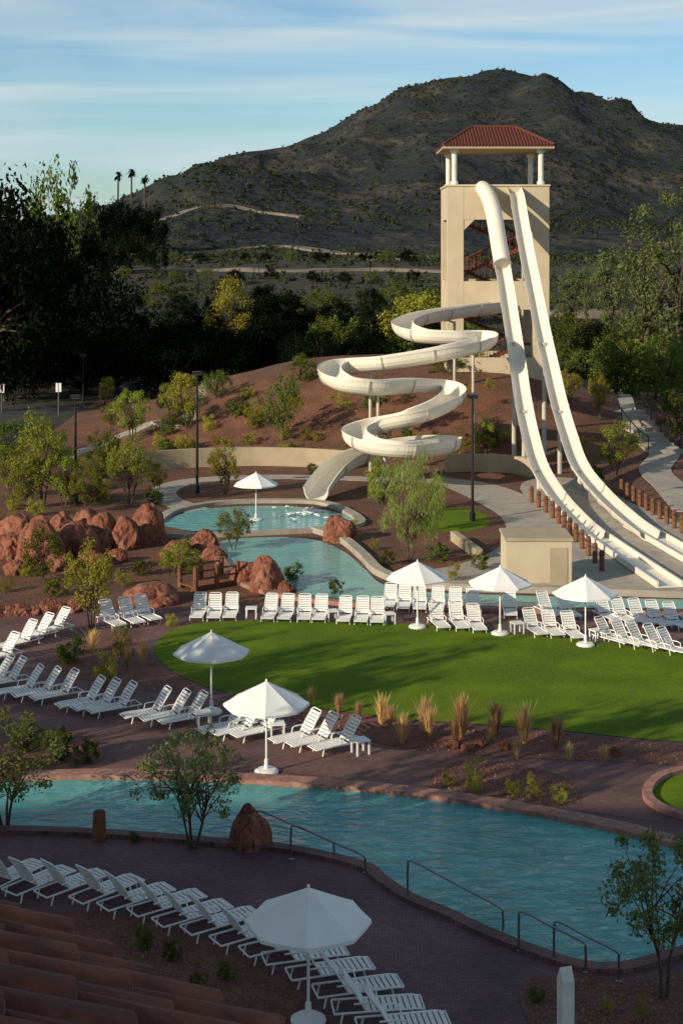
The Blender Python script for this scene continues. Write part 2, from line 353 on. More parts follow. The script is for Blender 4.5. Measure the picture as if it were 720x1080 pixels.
strip('lagoon_coping', PX([(332, 561), (362, 572), (384, 590), (402, 607), (440, 618), (520, 623), (640, 627), (800, 632)]), .5, 0, .3, mConc)
strip('lagoon_edge', PX([(150, 566), (220, 566), (290, 563), (340, 560), (380, 552), (345, 533), (290, 530), (230, 532), (185, 540), (166, 552)]), .6, 0, .2, mConc)
strip('lagoon_near_edge', PX([(226, 576), (236, 598), (260, 618), (300, 630), (350, 637), (420, 642), (560, 646), (800, 654)]), .5, 0, .18, mStone)
strip('garden_path', PX([(240, 548), (200, 536), (172, 524), (180, 513), (215, 506), (290, 503), (380, 505), (470, 508)]), 1.8, 0, .02, mConc)
strip('hill_path', [G(x, y) for x, y in [(730, 540), (708, 515), (690, 496), (700, 478), (676, 455), (655, 430), (644, 405), (640, 396)]], 2.2, -.3, .06, mConc, follow=True)
strip('mound_path', [G(x, y) for x, y in [(70, 482), (110, 468), (160, 446), (210, 425), (260, 408), (310, 402)]], 1.4, -.3, .06, mConc, follow=True)
sheet('car_park', [(-200, 425), (60, 424), (120, 428), (110, 446), (40, 462), (-200, 470)], .03, mAsphalt, smooth=False)
def fstrip(name, a, wd, mat):
    pts = cr([Vector(((px - 360) * d / F, d, 0)) for px, d in a], 14)
    pts = [Vector((p.x, p.y, max(gz(p.x, p.y), mz(p.x, p.y) if p.y > 372 else 0))) for p in pts]
    b = MB(); b.sweep(pts, [(-wd / 2, -3), (wd / 2, -3), (wd / 2, .4), (-wd / 2, .4)], flat=True)
    tag(b.build(name, mat), kind='structure')
fstrip('hillside_road', [(90, 318), (200, 325), (300, 322), (400, 326), (480, 320)], 7, mDirt)
fstrip('hillside_track', [(110, 430), (220, 440), (300, 455), (360, 440), (440, 425), (480, 425)], 7, mDirt)
fstrip('hillside_terrace', [(130, 385), (240, 390), (330, 395), (430, 388)], 7, mDirt)
fstrip('upper_terrace', [(150, 500), (210, 515), (270, 520), (320, 510)], 5, mDirt)
fstrip('car_park_road', [(560, 250), (620, 245), (680, 250), (760, 260)], 9, mDirt)
# ---------------------------------------------------------------- garden walls
def wall(pts, h, label, th=.35):
    tag(strip('garden_wall', pts, th, -.3, h, mCream2, follow=True, struct=False), label, 'wall')
wall(PX([(150, 497), (200, 493), (260, 491), (320, 492), (365, 495)]), 1.3, 'low cream curved wall at the foot of the red mound')
wall(PX([(470, 498), (500, 497), (540, 499), (560, 503)]), 1.2, 'short cream wall behind the dark lamp post by the plaza')
wall(PX([(478, 570), (492, 580), (505, 590)]), .5, 'small pale kerb wall beside the plaza shrubs')
# ---------------------------------------------------------------- slide tower
TX = 12.7; TY = 127.0; TZ = 4.2
tw = thing('slide_tower', (TX, TY, TZ), 0, 'tall cream stucco slide tower with red tiled hip roof and open sides', 'tower')
W = 4.12; D = 4.0; zt = 20.3 - TZ
def pr(x0, x1, y0, y1, z0, z1, nm='wall', mat=mCream): return MB().box(x0, x1, y0, y1, z0, z1).build(nm, mat, tw)
for sx in (-1, 1):
    for sy in (-1, 1):
        x0, x1 = sorted((sx * W, sx * (W - 1.3))); y0, y1 = sorted((sy * D, sy * (D - 1.3)))
        pr(x0, x1, y0, y1, -2, zt, 'pier')
def band(z0, z1):
    for sy in (-1, 1):
        y0, y1 = sorted((sy * (D - .02), sy * (D - .5))); pr(-W + 1.3, W - 1.3, y0, y1, z0, z1, 'spandrel')
    for sx in (-1, 1):
        x0, x1 = sorted((sx * (W - .02), sx * (W - .5))); pr(x0, x1, -D + 1.3, D - 1.3, z0, z1, 'spandrel')
band(17.6 - TZ, 20.3 - TZ); band(10.3 - TZ, 12.6 - TZ); band(-2, 2.2)
for sx in (-1, 1):
    x = sx * (W - 1.3)
    MB().add([(x, y, z) for y in (-D + .05, -D + .45) for z in (17.6 - TZ, 16.7 - TZ)] + [(x - sx * .9, -D + .05, 17.6 - TZ), (x - sx * .9, -D + .45, 17.6 - TZ)], [(0, 1, 4), (2, 5, 3), (1, 3, 5, 4), (0, 4, 5, 2), (0, 2, 3, 1)]).build('bracket', mCream, tw)
pr(-W - .08, W + .08, -D - .08, D + .08, zt, zt + .15, 'deck_slab')
zr = 23.35 - TZ
for sx in (-1, 1):
    for sy in (-1, 1):
        MB().lathe([(.32, zt + .15), (.32, zt + .4), (.22, zt + .45), (.22, zr - .3), (.34, zr - .25), (.34, zr)], 14, (sx * (W - .6), sy * (D - .6))).build('column', mPost, tw)
EW = 4.5; ED = 4.3; rr = 1.8; zh = 25.35 - TZ
pr(-EW, EW, -ED, ED, zr, zr + .2, 'eave_board', mCream2)
rb = MB(); rb.add([(-EW, -ED, zr + .22), (EW, -ED, zr + .22), (EW, ED, zr + .22), (-EW, ED, zr + .22), (-rr, 0, zh), (rr, 0, zh)], [(0, 1, 5, 4), (1, 2, 5), (2, 3, 4, 5), (3, 0, 4)])
n = 34
for k in range(n + 1):
    x = -EW + 2 * EW * k / n; t = min(1, (EW - abs(x)) / (EW - rr))
    if t > .04:
        for sy in (-1, 1): rb.tube([(x, sy * (ED + .06), zr + .24), (x, sy * (ED + .06) * (1 - t), zr + .24 + (zh - zr - .2) * t)], .11, 6)
n = 32
for k in range(n + 1):
    y = -ED + 2 * ED * k / n; t = 1 - abs(y) / ED
    if t > .04:
        for sx in (-1, 1): rb.tube([(sx * (EW + .06), y, zr + .24), (sx * (EW + .06 - (EW - rr) * t), y, zr + .24 + (zh - zr - .2) * t)], .11, 6)
for sx in (-1, 1):
    for sy in (-1, 1): rb.tube([(sx * EW, sy * ED, zr + .3), (sx * rr, 0, zh + .06)], .16, 8)
rb.tube([(-rr, 0, zh + .06), (rr, 0, zh + .06)], .16, 8)
rb.build('roof', mTileRoof, tw)
nf = 6; rise = (17.4 - TZ - 1.2) / nf
for k in range(nf):
    z0 = 1.2 + k * rise; s = 1 if k % 2 == 0 else -1; yy = -1.2 if k % 2 == 0 else 1.2
    st = MB()
    for j in range(14):
        x = s * (-2.1 + j * 4.2 / 13); st.box(x - .2, x + .2, yy - 1.0, yy + 1.0, z0 + j * rise / 14 - .12, z0 + j * rise / 14 + .12)
    xe = s * 2.55; st.box(xe - .3, xe + .3, -2.2, 2.2, z0 + rise - .12, z0 + rise + .08)
    fl = st.build('stair_flight', mRed, tw)
    for q in (-1.02, 1.02):
        rt = MB(); rt.tube([(s * -2.2, yy + q, z0 + 1.1), (s * 2.2, yy + q, z0 + rise + 1.1)], .05, 6)
        for j in range(9):
            t = j / 8; x = s * (-2.2 + 4.4 * t); rt.tube([(x, yy + q, z0 + rise * t), (x, yy + q, z0 + 1.1 + rise * t)], .025, 5)
        rt.build('handrail', mRed, fl)
# ---------------------------------------------------------------- slides
def usec(wd, dp, th=.07, lip=.1, n=10):
    o = []
    for k in range(n + 1):
        a = PI * k / n; o.append((-wd / 2 * math.cos(a), -dp * math.sin(a) ** .75))
    out = [(x * (1 + 2 * th / wd), y - th * math.sin(PI * k / n)) for k, (x, y) in enumerate(o)]
    return [(-wd / 2 - lip, .06)] + [(-wd / 2 - lip, -.03)] + [out[0]] + out[1:-1] + [out[-1], (wd / 2 + lip, -.03), (wd / 2 + lip, .06)] + o[::-1]
def slide(name, ctrl, wd, dp, label, zmin=None, joint=3.2, supports=(), tube=0, lane=None):
    pts = [PD(*c) for c in ctrl]
    if zmin is not None:
        for p in pts: p.z = max(p.z, zmin)
    c = cr(pts, 12)
    t = thing(name, (c[0].x, c[0].y, 0), 0, label, 'water slide'); off = Vector((c[0].x, c[0].y, 0))
    c = [p - off for p in c]
    MB().sweep(c, usec(wd, dp)).build('flume', mSlide, t, smooth=False)
    if tube:
        q = c[:tube]; MB().tube([p + Vector((0, 0, .05)) for p in q], [wd * .56 + .1 * min(1, i / 6) for i in range(len(q))], 18).build('tube_cover', mSlide, t, smooth=True)
        MB().tube([q[-1] - (q[-1] - q[-2]).normalized() * .12, q[-1]], wd * .56 + .17, 18).build('tube_rim', mSlideIn, t)
    if lane:
        lp = [Vector((p.x, p.y, .05)) - off for p in cr(PX(lane), 8)]
        h = wd / 2 + .14
        MB().sweep(lp, [(-h, 0), (h, 0), (h, .3), (h - .1, .3), (h - .1, .05), (-h + .1, .05), (-h + .1, .3), (-h, .3)], flat=True).build('runout_lane', mSlide, t)
    rs = resample(c, joint)
    for i in range(1, len(rs) - 1):
        tn = (rs[i + 1] - rs[i - 1]).normalized()
        sec = usec(wd + .1, dp + .03, .09, .1)
        MB().sweep([rs[i] - tn * .05, rs[i] + tn * .05], sec).build('flange', mSlideIn, t)
    rs = resample(c, joint * .5)
    for i, q, r in supports:
        p = rs[min(i, len(rs) - 1)]; g = gz(p.x + off.x, p.y + off.y)
        top = p.z - dp * .9
        if top - g < .6: continue
        MB().tube([(p.x + q, p.y + abs(q) * .2, g - .3), (p.x + q, p.y + abs(q) * .2, top - abs(q) * .25)], r, 10).build('support_column', mSlideIn, t)
        if abs(q) > .2:
            MB().tube([(p.x + q, p.y + abs(q) * .2, top - .1 - abs(q) * .25), (p.x, p.y, top)], r * .7, 8).build('support_arm', mSlideIn, t)
    return t
sp = [(530, 318, 123), (505, 321, 121), (475, 325, 119), (442, 331, 116), (424, 340, 112.5), (442, 348, 109.5), (480, 350, 109), (508, 350, 109.8), (510, 356, 106.5), (474, 365, 104), (408, 376, 103.5), (362, 380, 104.5), (347, 388, 101.8), (362, 398, 99.4), (400, 402, 99.4), (438, 400, 102), (466, 402, 104), (479, 411, 102.3), (464, 423, 100), (432, 434, 98.6), (394, 443, 98.8), (373, 453, 97.3), (392, 464, 95.6), (430, 468, 95.2), (462, 465, 97), (474, 462, 99.6), (458, 461, 101.5), (425, 464, 101.3), (396, 470, 100), (372, 478, 98.2), (354, 489, 96), (342, 502, 93.8), (333, 515, 91.8)]
slide('spiral_water_slide', sp, 1.42, .86, 'cream open flume slide winding in loops down to the lagoon', .86, joint=3.4,
      supports=[(i, q, .11) for i, q in ((4, .8), (12, .8), (21, .8), (27, -.8), (36, .8), (46, .8), (55, .8))])
dy = [(198, 123), (207, 121), (225, 119), (265, 116), (300, 113.5), (345, 110), (385, 107), (420, 104), (455, 101), (490, 97), (520, 91), (545, 84.5), (562, 80)]
xl = [508, 514, 520, 527, 533, 540, 546, 551, 558, 568, 586, 608, 626]
xr = [542, 545, 548, 555, 562, 571, 580, 588, 598, 611, 635, 662, 684]
sup = [(i, 0, .16) for i in (10, 14, 18, 21)]
slide('speed_slide', [(x, y, d) for x, (y, d) in zip(xl, dy)], .98, .42, 'steep cream speed slide, the left of two, starting as a closed tube', .49, 3.6, sup, 42, [(612, 556), (640, 576), (672, 598), (706, 621)])
slide('speed_slide', [(x, y, d) for x, (y, d) in zip(xr, dy)], .98, .42, 'steep cream open speed slide, the right of two dropping from tower', .49, 3.6, sup, 0, [(668, 556), (702, 576), (740, 598), (780, 620)])
b = MB()
for i in range(60):
    a = R.uniform(0, 2 * PI); r = abs(R.gauss(0, .75)); q = P(327, 541); s = R.uniform(.06, .2)
    b.lathe([(s * .3, .03), (s, .04), (s * .8, .03 + s * .3), (.01, .03 + s * .4)], 8, (q.x + 1.2 * r * math.cos(a), q.y + 1.6 * r * math.sin(a)))
tag(b.build('splash_foam', mFoam), 'white splash foam where the winding slide meets the lagoon', 'foam', kind='stuff')
pq = P(568, 619); ph = thing('pump_house', (pq.x, pq.y + 1.2, 0), 0, 'small flat cream box building on the plaza beside speed slides', 'building')
MB().box(-1.5, 1.5, -1.2, 1.2, 0, 2.1).build('wall', mCream, ph)
MB().box(-1.56, 1.56, -1.26, 1.26, 2.1, 2.24).build('coping', mCream2, ph)
MB().box(.5, 1.3, -1.23, -1.2, .02, 1.8).build('door', mCream2, ph)
MB().box(-1.51, 1.51, -1.215, 1.21, .0, .18).build('plinth', mConc, ph)
# ---------------------------------------------------------------- umbrellas
def make_umbrella(label):
    t = thing('parasol', (0, 0, 0), 0, label, 'parasol', 'white parasols over the loungers')
    R0 = 1.28; b = MB(); rings = [(.02, 2.72), (.4, 2.52), (.8, 2.315), (1.05, 2.185), (R0, 2.075)]
    vs = []; fs = []; m = 32
    for r, z in rings:
        for k in range(m):
            a = 2 * PI * k / m; ph = (a % (PI / 4)) - PI / 8
            f = math.cos(PI / 8) / math.cos(ph)
            sag = .016 * (1 - (abs(ph) / (PI / 8)) ** 2) * (r / R0)
            vs.append((r * f * math.cos(a), r * f * math.sin(a), z - sag))
    for i in range(len(rings) - 1):
        for k in range(m): fs.append((i * m + k, i * m + (k + 1) % m, (i + 1) * m + (k + 1) % m, (i + 1) * m + k))
    o = len(vs)
    for k in range(m):
        v = vs[(len(rings) - 1) * m + k]; vs.append((v[0] * 1.005, v[1] * 1.005, v[2] - .07))
    for k in range(m): fs.append(((len(rings) - 1) * m + k, (len(rings) - 1) * m + (k + 1) % m, o + (k + 1) % m, o + k))
    b.add(vs, fs); b.build('canopy', mCanvas, t, fix=False)
    MB().lathe([(.03, 2.70), (.035, 2.74), (.03, 2.78), (.0, 2.80)], 8).build('finial', mCanvas, t)
    MB().lathe([(.032, .1), (.032, 2.66)], 10).build('pole', mWhite, t)
    MB().lathe([(.36, 0), (.36, .07), (.28, .12), (.07, .14), (.06, .4), (.035, .42)], 18).build('base', mWhite, t)
    for k in range(8):
        a = 2 * PI * k / 8; ca, sa = math.cos(a), math.sin(a)
        MB().tube([(.04 * ca, .04 * sa, 2.66), (1.24 * ca, 1.24 * sa, 2.05)], .012, 5).build('rib', mWhite, t)
    return t
um = [(325, 1078, 'white parasol in the foreground above the shaded lounger row'), (281, 815, 'white parasol at the right end of the middle lounger rows'),
      (223, 752, 'white parasol left of the lawn, behind the middle loungers'), (440, 662, 'leftmost of three white parasols behind the lawn'),
      (527, 669, 'middle of three white parasols behind the lawn'), (617, 681, 'rightmost of three white parasols behind the lawn'),
      (270, 549, 'small distant white parasol standing by the lagoon')]
u0 = None
for i, (x, y, lb) in enumerate(um):
    p = P(x, y)
    if u0 is None: u0 = make_umbrella(lb); u0.location = p
    else: dup(u0, p, R.uniform(0, .7), lb)
# ---------------------------------------------------------------- loungers
def make_lounger():
    t = thing('sun_lounger', (0, 0, 0), 0, 'x', 'sun lounger', 'white sun loungers set out around the pools')
    b = MB()
    for k in range(10):
        x = -.22 + k * .12; z = .262 - .02 * math.sin(PI * k / 9); b.box(x, x + .09, -.28, .28, z - .014, z)
    b.build('seat', mSling, t)
    B = Matrix.Translation((-.24, 0, .27)) @ Matrix.Rotation(math.radians(56), 4, 'Y')
    b = MB()
    for k in range(7): b.box(-.04 - k * .112 - .086, -.04 - k * .112, -.26, .26, 0, .016, B)
    for s in (-1, 1): b.tube([B @ Vector((0, s * .29, 0)), B @ Vector((-.45, s * .29, .02)), B @ Vector((-.82, s * .28, 0)), B @ Vector((-.88, s * .21, -.01))], .022, 6)
    b.tube([B @ Vector((-.88, -.22, -.01)), B @ Vector((-.88, .22, -.01))], .022, 6)
    b.build('backrest', mWhite, t)
    b = MB()
    for s in (-1, 1): b.tube([(-.9, s * .30, .24), (0, s * .30, .245), (.8, s * .30, .25), (1.0, s * .28, .22)], .024, 6)
    for x in (-.9, 1.0): b.tube([(x, -.29, .23), (x, .29, .23)], .022, 6)
    b.build('frame', mWhite, t)
    for x in (-.72, .72):
        for s in (-1, 1): MB().tube([(x, s * .30, .25), (x + .06 * (1 if x > 0 else -1), s * .30, 0)], .022, 6).build('leg', mWhite, t)
    for s in (-1, 1):
        MB().tube([(-.5, s * .33, .44), (-.1, s * .34, .45), (.04, s * .335, .42), (.08, s * .32, .25)], .02, 6).build('armrest', mWhite, t)
    return t
L0 = make_lounger(); used = [False]
def lounger(p, rz, label, sc=1.0):
    rz += R.uniform(-.08, .08); p = p + Vector((R.uniform(-.07, .07), R.uniform(-.07, .07), 0))
    if not used[0]:
        used[0] = True; L0.location = p; L0.rotation_euler = (0, 0, rz); L0['label'] = label
    else: dup(L0, p, rz, label, (sc, sc, sc))
row = resample(cr(PX([(8, 934), (85, 943), (150, 957), (225, 980), (290, 1003), (350, 1035), (405, 1075), (440, 1110)]), 10), .86)
for i, p in enumerate(row):
    a = row[max(0, i - 1)]; c = row[min(len(row) - 1, i + 1)]; t = c - a
    lounger(p, math.atan2(t.y, t.x) + PI / 2 - math.radians(24), f'{nth(i)} white lounger from the left in the shaded foreground row', .97)
def group(spots, ang, where, sc=1.0):
    for i, (x, y) in enumerate(spots): lounger(P(x, y), math.radians(ang), f'{nth(i)} lounger from left {where}' if len(spots) > 1 else f'white lounger {where}', sc)
group([(-6, 722), (8, 724)], 212, 'in the pair at the left photo edge, middle row', .95)
group([(25, 733), (43, 735), (62, 738)], 212, 'in the leftmost full trio of the middle row', .95)
group([(87, 746), (105, 749), (124, 752)], 212, 'in the trio left of the smaller parasol', .95)
group([(160, 758), (178, 761), (197, 763)], 212, 'in the trio directly left of the smaller parasol pole', .95)
group([(237, 772), (254, 775), (273, 777)], 212, 'in the trio beside the pole of the middle parasol', .95)
group([(313, 783), (333, 787), (357, 791)], 210, 'in the trio nearest the ornamental grasses', .95)
group([(208, 651), (225, 651), (242, 651)], -92, 'in the first group behind the lawn facing forward', .9)
group([(286, 652), (303, 652), (320, 653), (337, 653)], -92, 'in the second group behind the lawn facing forward', .9)
group([(362, 655), (380, 655), (396, 656)], -92, 'in the trio behind lawn, left of the three parasols', .9)
group([(411, 640), (427, 641), (444, 642)], -95, 'in the back trio by the leftmost lawn parasol', .9)
group([(463, 643), (480, 644), (498, 645)], -95, 'in the back row between left and middle lawn parasols', .9)
group([(538, 648)], -90, 'standing alone behind the middle lawn parasol', .9)
group([(463, 661), (482, 662), (503, 664)], -80, 'in front row between left and middle lawn parasols', .9)
group([(562, 668), (581, 669), (601, 672)], -75, 'in the front row left of the rightmost lawn parasol', .9)
group([(580, 649), (597, 650), (640, 654), (658, 656), (676, 657), (694, 659), (711, 661)], -70, 'in the back row right of the lawn parasols', .9)
group([(645, 678), (661, 680), (677, 683), (694, 686), (711, 690)], -52, 'in the front row at the right edge of the lawn', .92)
group([(118, 660), (136, 657), (154, 654)], -60, 'in the small row by the red rocks', .95)
group([(22, 682), (40, 675), (58, 668)], 230, 'in the row by the low red rock kerb', .95)
group([(0, 697)], 225, 'standing alone at the photo edge below the rock kerb', .95)
tb0 = None
for x, y, lb in [(265, 652, 'small white side table between the two forward-facing lounger groups'), (350, 655, 'small white side table right of the second lounger group behind lawn'), (410, 658, 'small white side table near the leftmost lawn parasol'), (545, 668, 'small white side table right of the middle lawn parasol'), (629, 676, 'small white side table by the rightmost lawn parasol'), (292, 777, 'small white side table near the base of the middle parasol'), (380, 795, 'small white side table at the end of the middle row near grasses'), (215, 765, 'small white side table below the smaller parasol beside trio')]:
    if tb0 is None:
        tb0 = thing('side_table', P(x, y), 0, lb, 'table', 'white side tables between loungers')
        MB().box(-.24, .24, -.24, .24, .42, .46).build('tabletop', mWhite, tb0)
        for sx in (-1, 1):
            for sy in (-1, 1): MB().box(sx * .2 - .025, sx * .2 + .025, sy * .2 - .025, sy * .2 + .025, 0, .42).build('leg', mWhite, tb0)
    else: dup(tb0, P(x, y), R.uniform(0, 1), lb)
# ---------------------------------------------------------------- rails, posts, lamps
def railing(a, c, drop, label):
    A = P(*a); B = P(*c); t = thing('pool_handrail', A, 0, label, 'handrail'); v = B - A; h = .9
    MB().tube(cr([(0, 0, 0), (0, 0, h * .8), v * .06 + Vector((0, 0, h)), v * .5 + Vector((0, 0, h - drop * .5)), v * .95 + Vector((0, 0, h - drop)), v * 1.0 + Vector((0, 0, h - drop - .15)), v + Vector((0, 0, -.05))], 6), .028, 8).build('rail', mSteel, t, smooth=True)
    for q in (Vector((0, 0, 0)), v): MB().lathe([(.07, 0), (.07, .03), (.03, .05)], 12, (q.x, q.y)).build('foot_flange', mSteel, t)
railing((307, 907), (385, 921), .45, 'steel pool handrail beside the red boulder, front one')
railing((270, 891), (352, 905), .45, 'steel pool handrail just behind the red boulder')
railing((430, 946), (530, 983), .35, 'steel pool handrail in the middle of the near pool edge')
railing((547, 1003), (617, 1026), .25, 'steel pool handrail at the bottom right steps, left one')
railing((584, 1014), (652, 1036), .25, 'steel pool handrail at the bottom right steps, right one')
def bollards(pts, n, where):
    c = cr(PX(pts), 10); tot = sum((q - p).length for p, q in zip(c, c[1:])); rs = resample(c, tot / (n - .5)); first = None
    for i, p in enumerate(rs[:n]):
        lb = f'{nth(i)} brown timber bollard from the far end of the row {where}'
        if first is None:
            first = thing('timber_bollard', p, 0, lb, 'bollard', 'timber bollards beside the speed slides')
            MB().lathe([(.13, 0), (.13, .9), (.10, .98), (.0, 1.0)], 10).build('post', mWood, first)
            MB().lathe([(.142, .72), (.142, .8)], 10).build('rope_band', mBark, first)
        else: dup(first, p, 0, lb)
bollards([(560, 530), (583, 547), (608, 573), (638, 606)], 12, 'left of the speed slides')
bollards([(655, 522), (680, 538), (705, 554), (740, 576)], 12, 'right of the speed slides')
p = P(105, 886); t = thing('timber_post', p, 0, 'short brown timber stump on near pool edge at left', 'post')
MB().lathe([(.17, 0), (.18, .4), (.16, .75)], 12).build('post', mWood, t); MB().lathe([(.14, .75), (.14, .77), (.0, .78)], 12).build('cap', mBark, t)
a_, b_ = P(196, 622), P(244, 614); fb = thing('timber_footbridge', (a_ + b_) / 2, 0, 'small timber footbridge with post and rail sides by the lagoon boulders', 'bridge'); v = (b_ - a_); fb.rotation_euler = (0, 0, math.atan2(v.y, v.x)); hl = v.length / 2
b = MB(); nn = 16
for k in range(nn): x = -hl + (k + .08) * 2 * hl / nn; b.box(x, x + 1.75 * hl / nn, -.6, .6, .16, .22)
for s in (-.5, .5): b.box(-hl, hl, s - .06, s + .06, .02, .158)
b.build('deck', mWood, fb)
for s in (-1, 1):
    for x in (-hl + .1, 0, hl - .1): MB().lathe([(.11, 0), (.11, 1.05), (.08, 1.12), (0, 1.13)], 10, (x, s * .66)).build('post', mWood, fb)
    for z in (.55, .92): MB().tube([(-hl + .1, s * .66, z), (0, s * .66, z), (hl - .1, s * .66, z)], .045, 8).build('rail', mWood, fb)
def lamp(p, h, label, arm=.0):
    t = thing('lamp_post', p, 0, label, 'lamp post'); k = h / 7
    MB().lathe([(.16, -.3), (.16, .5), (.09, .55), (.075, h * .6), (.06, h)], 10).build('pole', mDark, t)
    hd = MB().box(-.3, .3, -.2, .2, h, h + .2).build('lamp_head', mDark, t)
    MB().box(-.24, .24, -.15, .15, h - .03, h).build('lens', mLens, hd)
for x, yb, yt, lb in [(498, 549, 420, 'tall dark lamp post on the plaza right of the winding slide'), (80, 532, 420, 'tall dark lamp post at left among green trees'), (208, 520, 395, 'tall dark lamp post on the mound, left of the winding slide')]:
    p = P(x, yb); lamp(p, (yb - yt) * p.y / F, lb)
for x, d, yt, lb in [(268, 260, 266, 'left of the two close lamp posts on the far hillside'), (273, 262, 268, 'right of the two close lamp posts on the far hillside'), (390, 240, 282, 'distant lamp post in the scrub left of the tower'), (416, 300, 272, 'small distant lamp post nearest the tower'), (170, 300, 260, 'leftmost distant lamp post on the hillside'), (88, 150, 400, 'short lamp post at the edge of car park')]:
    p = GD(x, d); z = H - (yt - HZ) * d / F; lamp(p, max(4.5, z - p.z), lb)
for x, y, yt, lb in [(2, 436, 405, 'white sign post at far left edge of car park'), (62, 440, 404, 'white sign post in the middle of the car park')]:
    p = P(x, y); t = thing('sign_post', p, 0, lb, 'sign'); h = (y - yt) * p.y / F
    MB().lathe([(.05, 0), (.05, h)], 8).build('pole', mSteel, t); MB().box(-.25, .25, -.03, .03, h - .8, h).build('panel', mWhite, t)
p = P(596, 1088); t = thing('marker_post', p, .3, 'short off-white pillar with pointed top in the bottom right bed', 'post')
MB().add([(x * .13, y * .13, z) for z in (0, 1.05) for x, y in ((-1, -1), (1, -1), (1, 1), (-1, 1))] + [(-.13, 0, 1.3), (.13, 0, 1.3)], [(3, 2, 1, 0), (0, 1, 5, 4), (1, 2, 6, 9, 5), (2, 3, 7, 6), (3, 0, 4, 8, 7), (4, 5, 9, 8), (6, 7, 8, 9)]).build('shaft', mPost, t)
MB().box(-.2, .2, -.2, .2, 0, .08).build('footing', mConc, t)
t = thing('outdoor_stairs', G(700, 478), 0, 'pale concrete steps climbing the slope at the right edge', 'stairs')
off = t.location.copy(); b = MB(); pts = resample([p for p in cr([G(x, y) for x, y in [(700, 478), (676, 455), (655, 430)]], 12)], 1.1)
for i in range(len(pts) - 1):
    p = pts[i] - off; d_ = (pts[i + 1] - pts[i]); a = math.atan2(d_.y, d_.x)
    z = gz(pts[i].x, pts[i].y) - off.z + .12
    b.box(-.45, .56, -1.35, 1.35, z - .6, z + .16, Matrix.Translation((p.x, p.y, 0)) @ Matrix.Rotation(a, 4, 'Z'))
b.build('steps', mConc, t)
for s in (-1, 1):
    b = MB(); tops = []
    for i in range(0, len(pts) - 1, 2):
        d_ = (pts[i + 1] - pts[i]).normalized(); q = pts[i] - off + Vector((-d_.y, d_.x, 0)) * s * 1.25; z = gz(pts[i].x, pts[i].y) - off.z
        tops.append((q.x, q.y, z + 1.25)); b.tube([(q.x, q.y, z), (q.x, q.y, z + 1.25)], .04, 6)
    b.tube(tops, .05, 6); b.build('handrail', mDark, t)
# ---------------------------------------------------------------- rocks
rock_me = []
for k in range(8):
    rk = random.Random(k * 5 + 2); planes = []
    for j in range(12):
        d = Vector((rk.gauss(0, 1), rk.gauss(0, 1), rk.gauss(0, .8) + .25)).normalized(); planes.append((d, rk.uniform(.74, .95)))
    bm = bmesh.new(); bmesh.ops.create_icosphere(bm, subdivisions=5, radius=1)
    for v in bm.verts:
        d = v.co.normalized(); s = Vector((k * 7.1, k * 3.3, 0)); q = d * 1.05
        for pn, pd in planes:
            e_ = q.dot(pn) - pd
            if e_ > 0: q -= pn * e_ * .84
        q *= 1 + .13 * noise.noise(d * 1.3 + s) + .05 * noise.fractal(d * 3 + s, 1, 2, 5)
        cr_ = 1 - abs(noise.noise(d * 2.0 + s * 2)); q *= 1 - .11 * sm(.9, 1, cr_)
        v.co = q; v.co.z = max(v.co.z, -.35)
    me = bpy.data.meshes.new('boulder'); bm.to_mesh(me); bm.free(); me.materials.append(mRock)
    me.polygons.foreach_set('use_smooth', [True] * len(me.polygons)); rock_me.append(me)
def rock(x, y, wpx, hpx, label, k=None, dp=1.0):
    p = P(x, y); s = p.y / F; o = obj('boulder', rock_me[R.randrange(8) if k is None else k]); sx = wpx * s / 1.75; sz = hpx * s / 1.2
    o.location = (p.x, p.y + sx * dp * .6, .12 * sz); o.scale = (sx, sx * dp, sz); o.rotation_euler = (R.uniform(-.12, .12), R.uniform(-.14, .14), R.uniform(0, 6.28))
    tag(o, label, 'rock', 'red sandstone boulders')
for a in [(262, 896, 40, 46, 'red boulder standing at the near pool edge by the handrails'), (6, 590, 40, 32, 'red boulder at the far left edge of the rock cluster'),
          (38, 594, 48, 46, 'tallest red boulder near the left end of the rock cluster'), (78, 586, 44, 34, 'red boulder in the middle of the rock cluster'),
          (106, 580, 34, 38, 'narrow red boulder between middle and right cluster boulders'), (130, 580, 34, 34, 'red boulder second from right of the rock cluster'), (154, 574, 40, 42, 'rightmost red boulder of the cluster left of the lagoon'),
          (18, 574, 42, 38, 'red boulder behind the left end of the rock cluster'), (92, 568, 42, 30, 'red boulder behind the middle of the rock cluster'), (62, 602, 28, 18, 'small red boulder in front of the tallest cluster boulder'), (96, 598, 28, 16, 'low red boulder in front of the middle cluster boulder'), (62, 574, 34, 32, 'red boulder wedged behind tallest and middle cluster boulders'), (122, 594, 22, 14, 'small red boulder in front of the right cluster boulders'), (16, 606, 24, 14, 'small red boulder in front of the far left cluster boulder'),
          (215, 580, 30, 20, 'small red boulder at the left lagoon bank'), (258, 616, 32, 28, 'red boulder left of the pair on the lagoon bank'), (281, 624, 36, 36, 'red boulder right of the pair on the lagoon bank'),
          (357, 572, 34, 28, 'red boulder on the far lagoon edge under the slide'), (160, 638, 54, 20, 'flat long red rock left of the lagoon boulders'), (185, 587, 34, 16, 'low red rock between cluster and lagoon'),
          (225, 590, 26, 14, 'small low red rock behind the timber footbridge'), (300, 626, 20, 12, 'small red rock at right foot of the lagoon bank pair')]: rock(*a)
for i in range(7): rock(-4 + i * 13.5, 651 - i * .8, R.uniform(16, 24), R.uniform(11, 17), f'{nth(i)} low kerb rock from the left at the rock kerb')
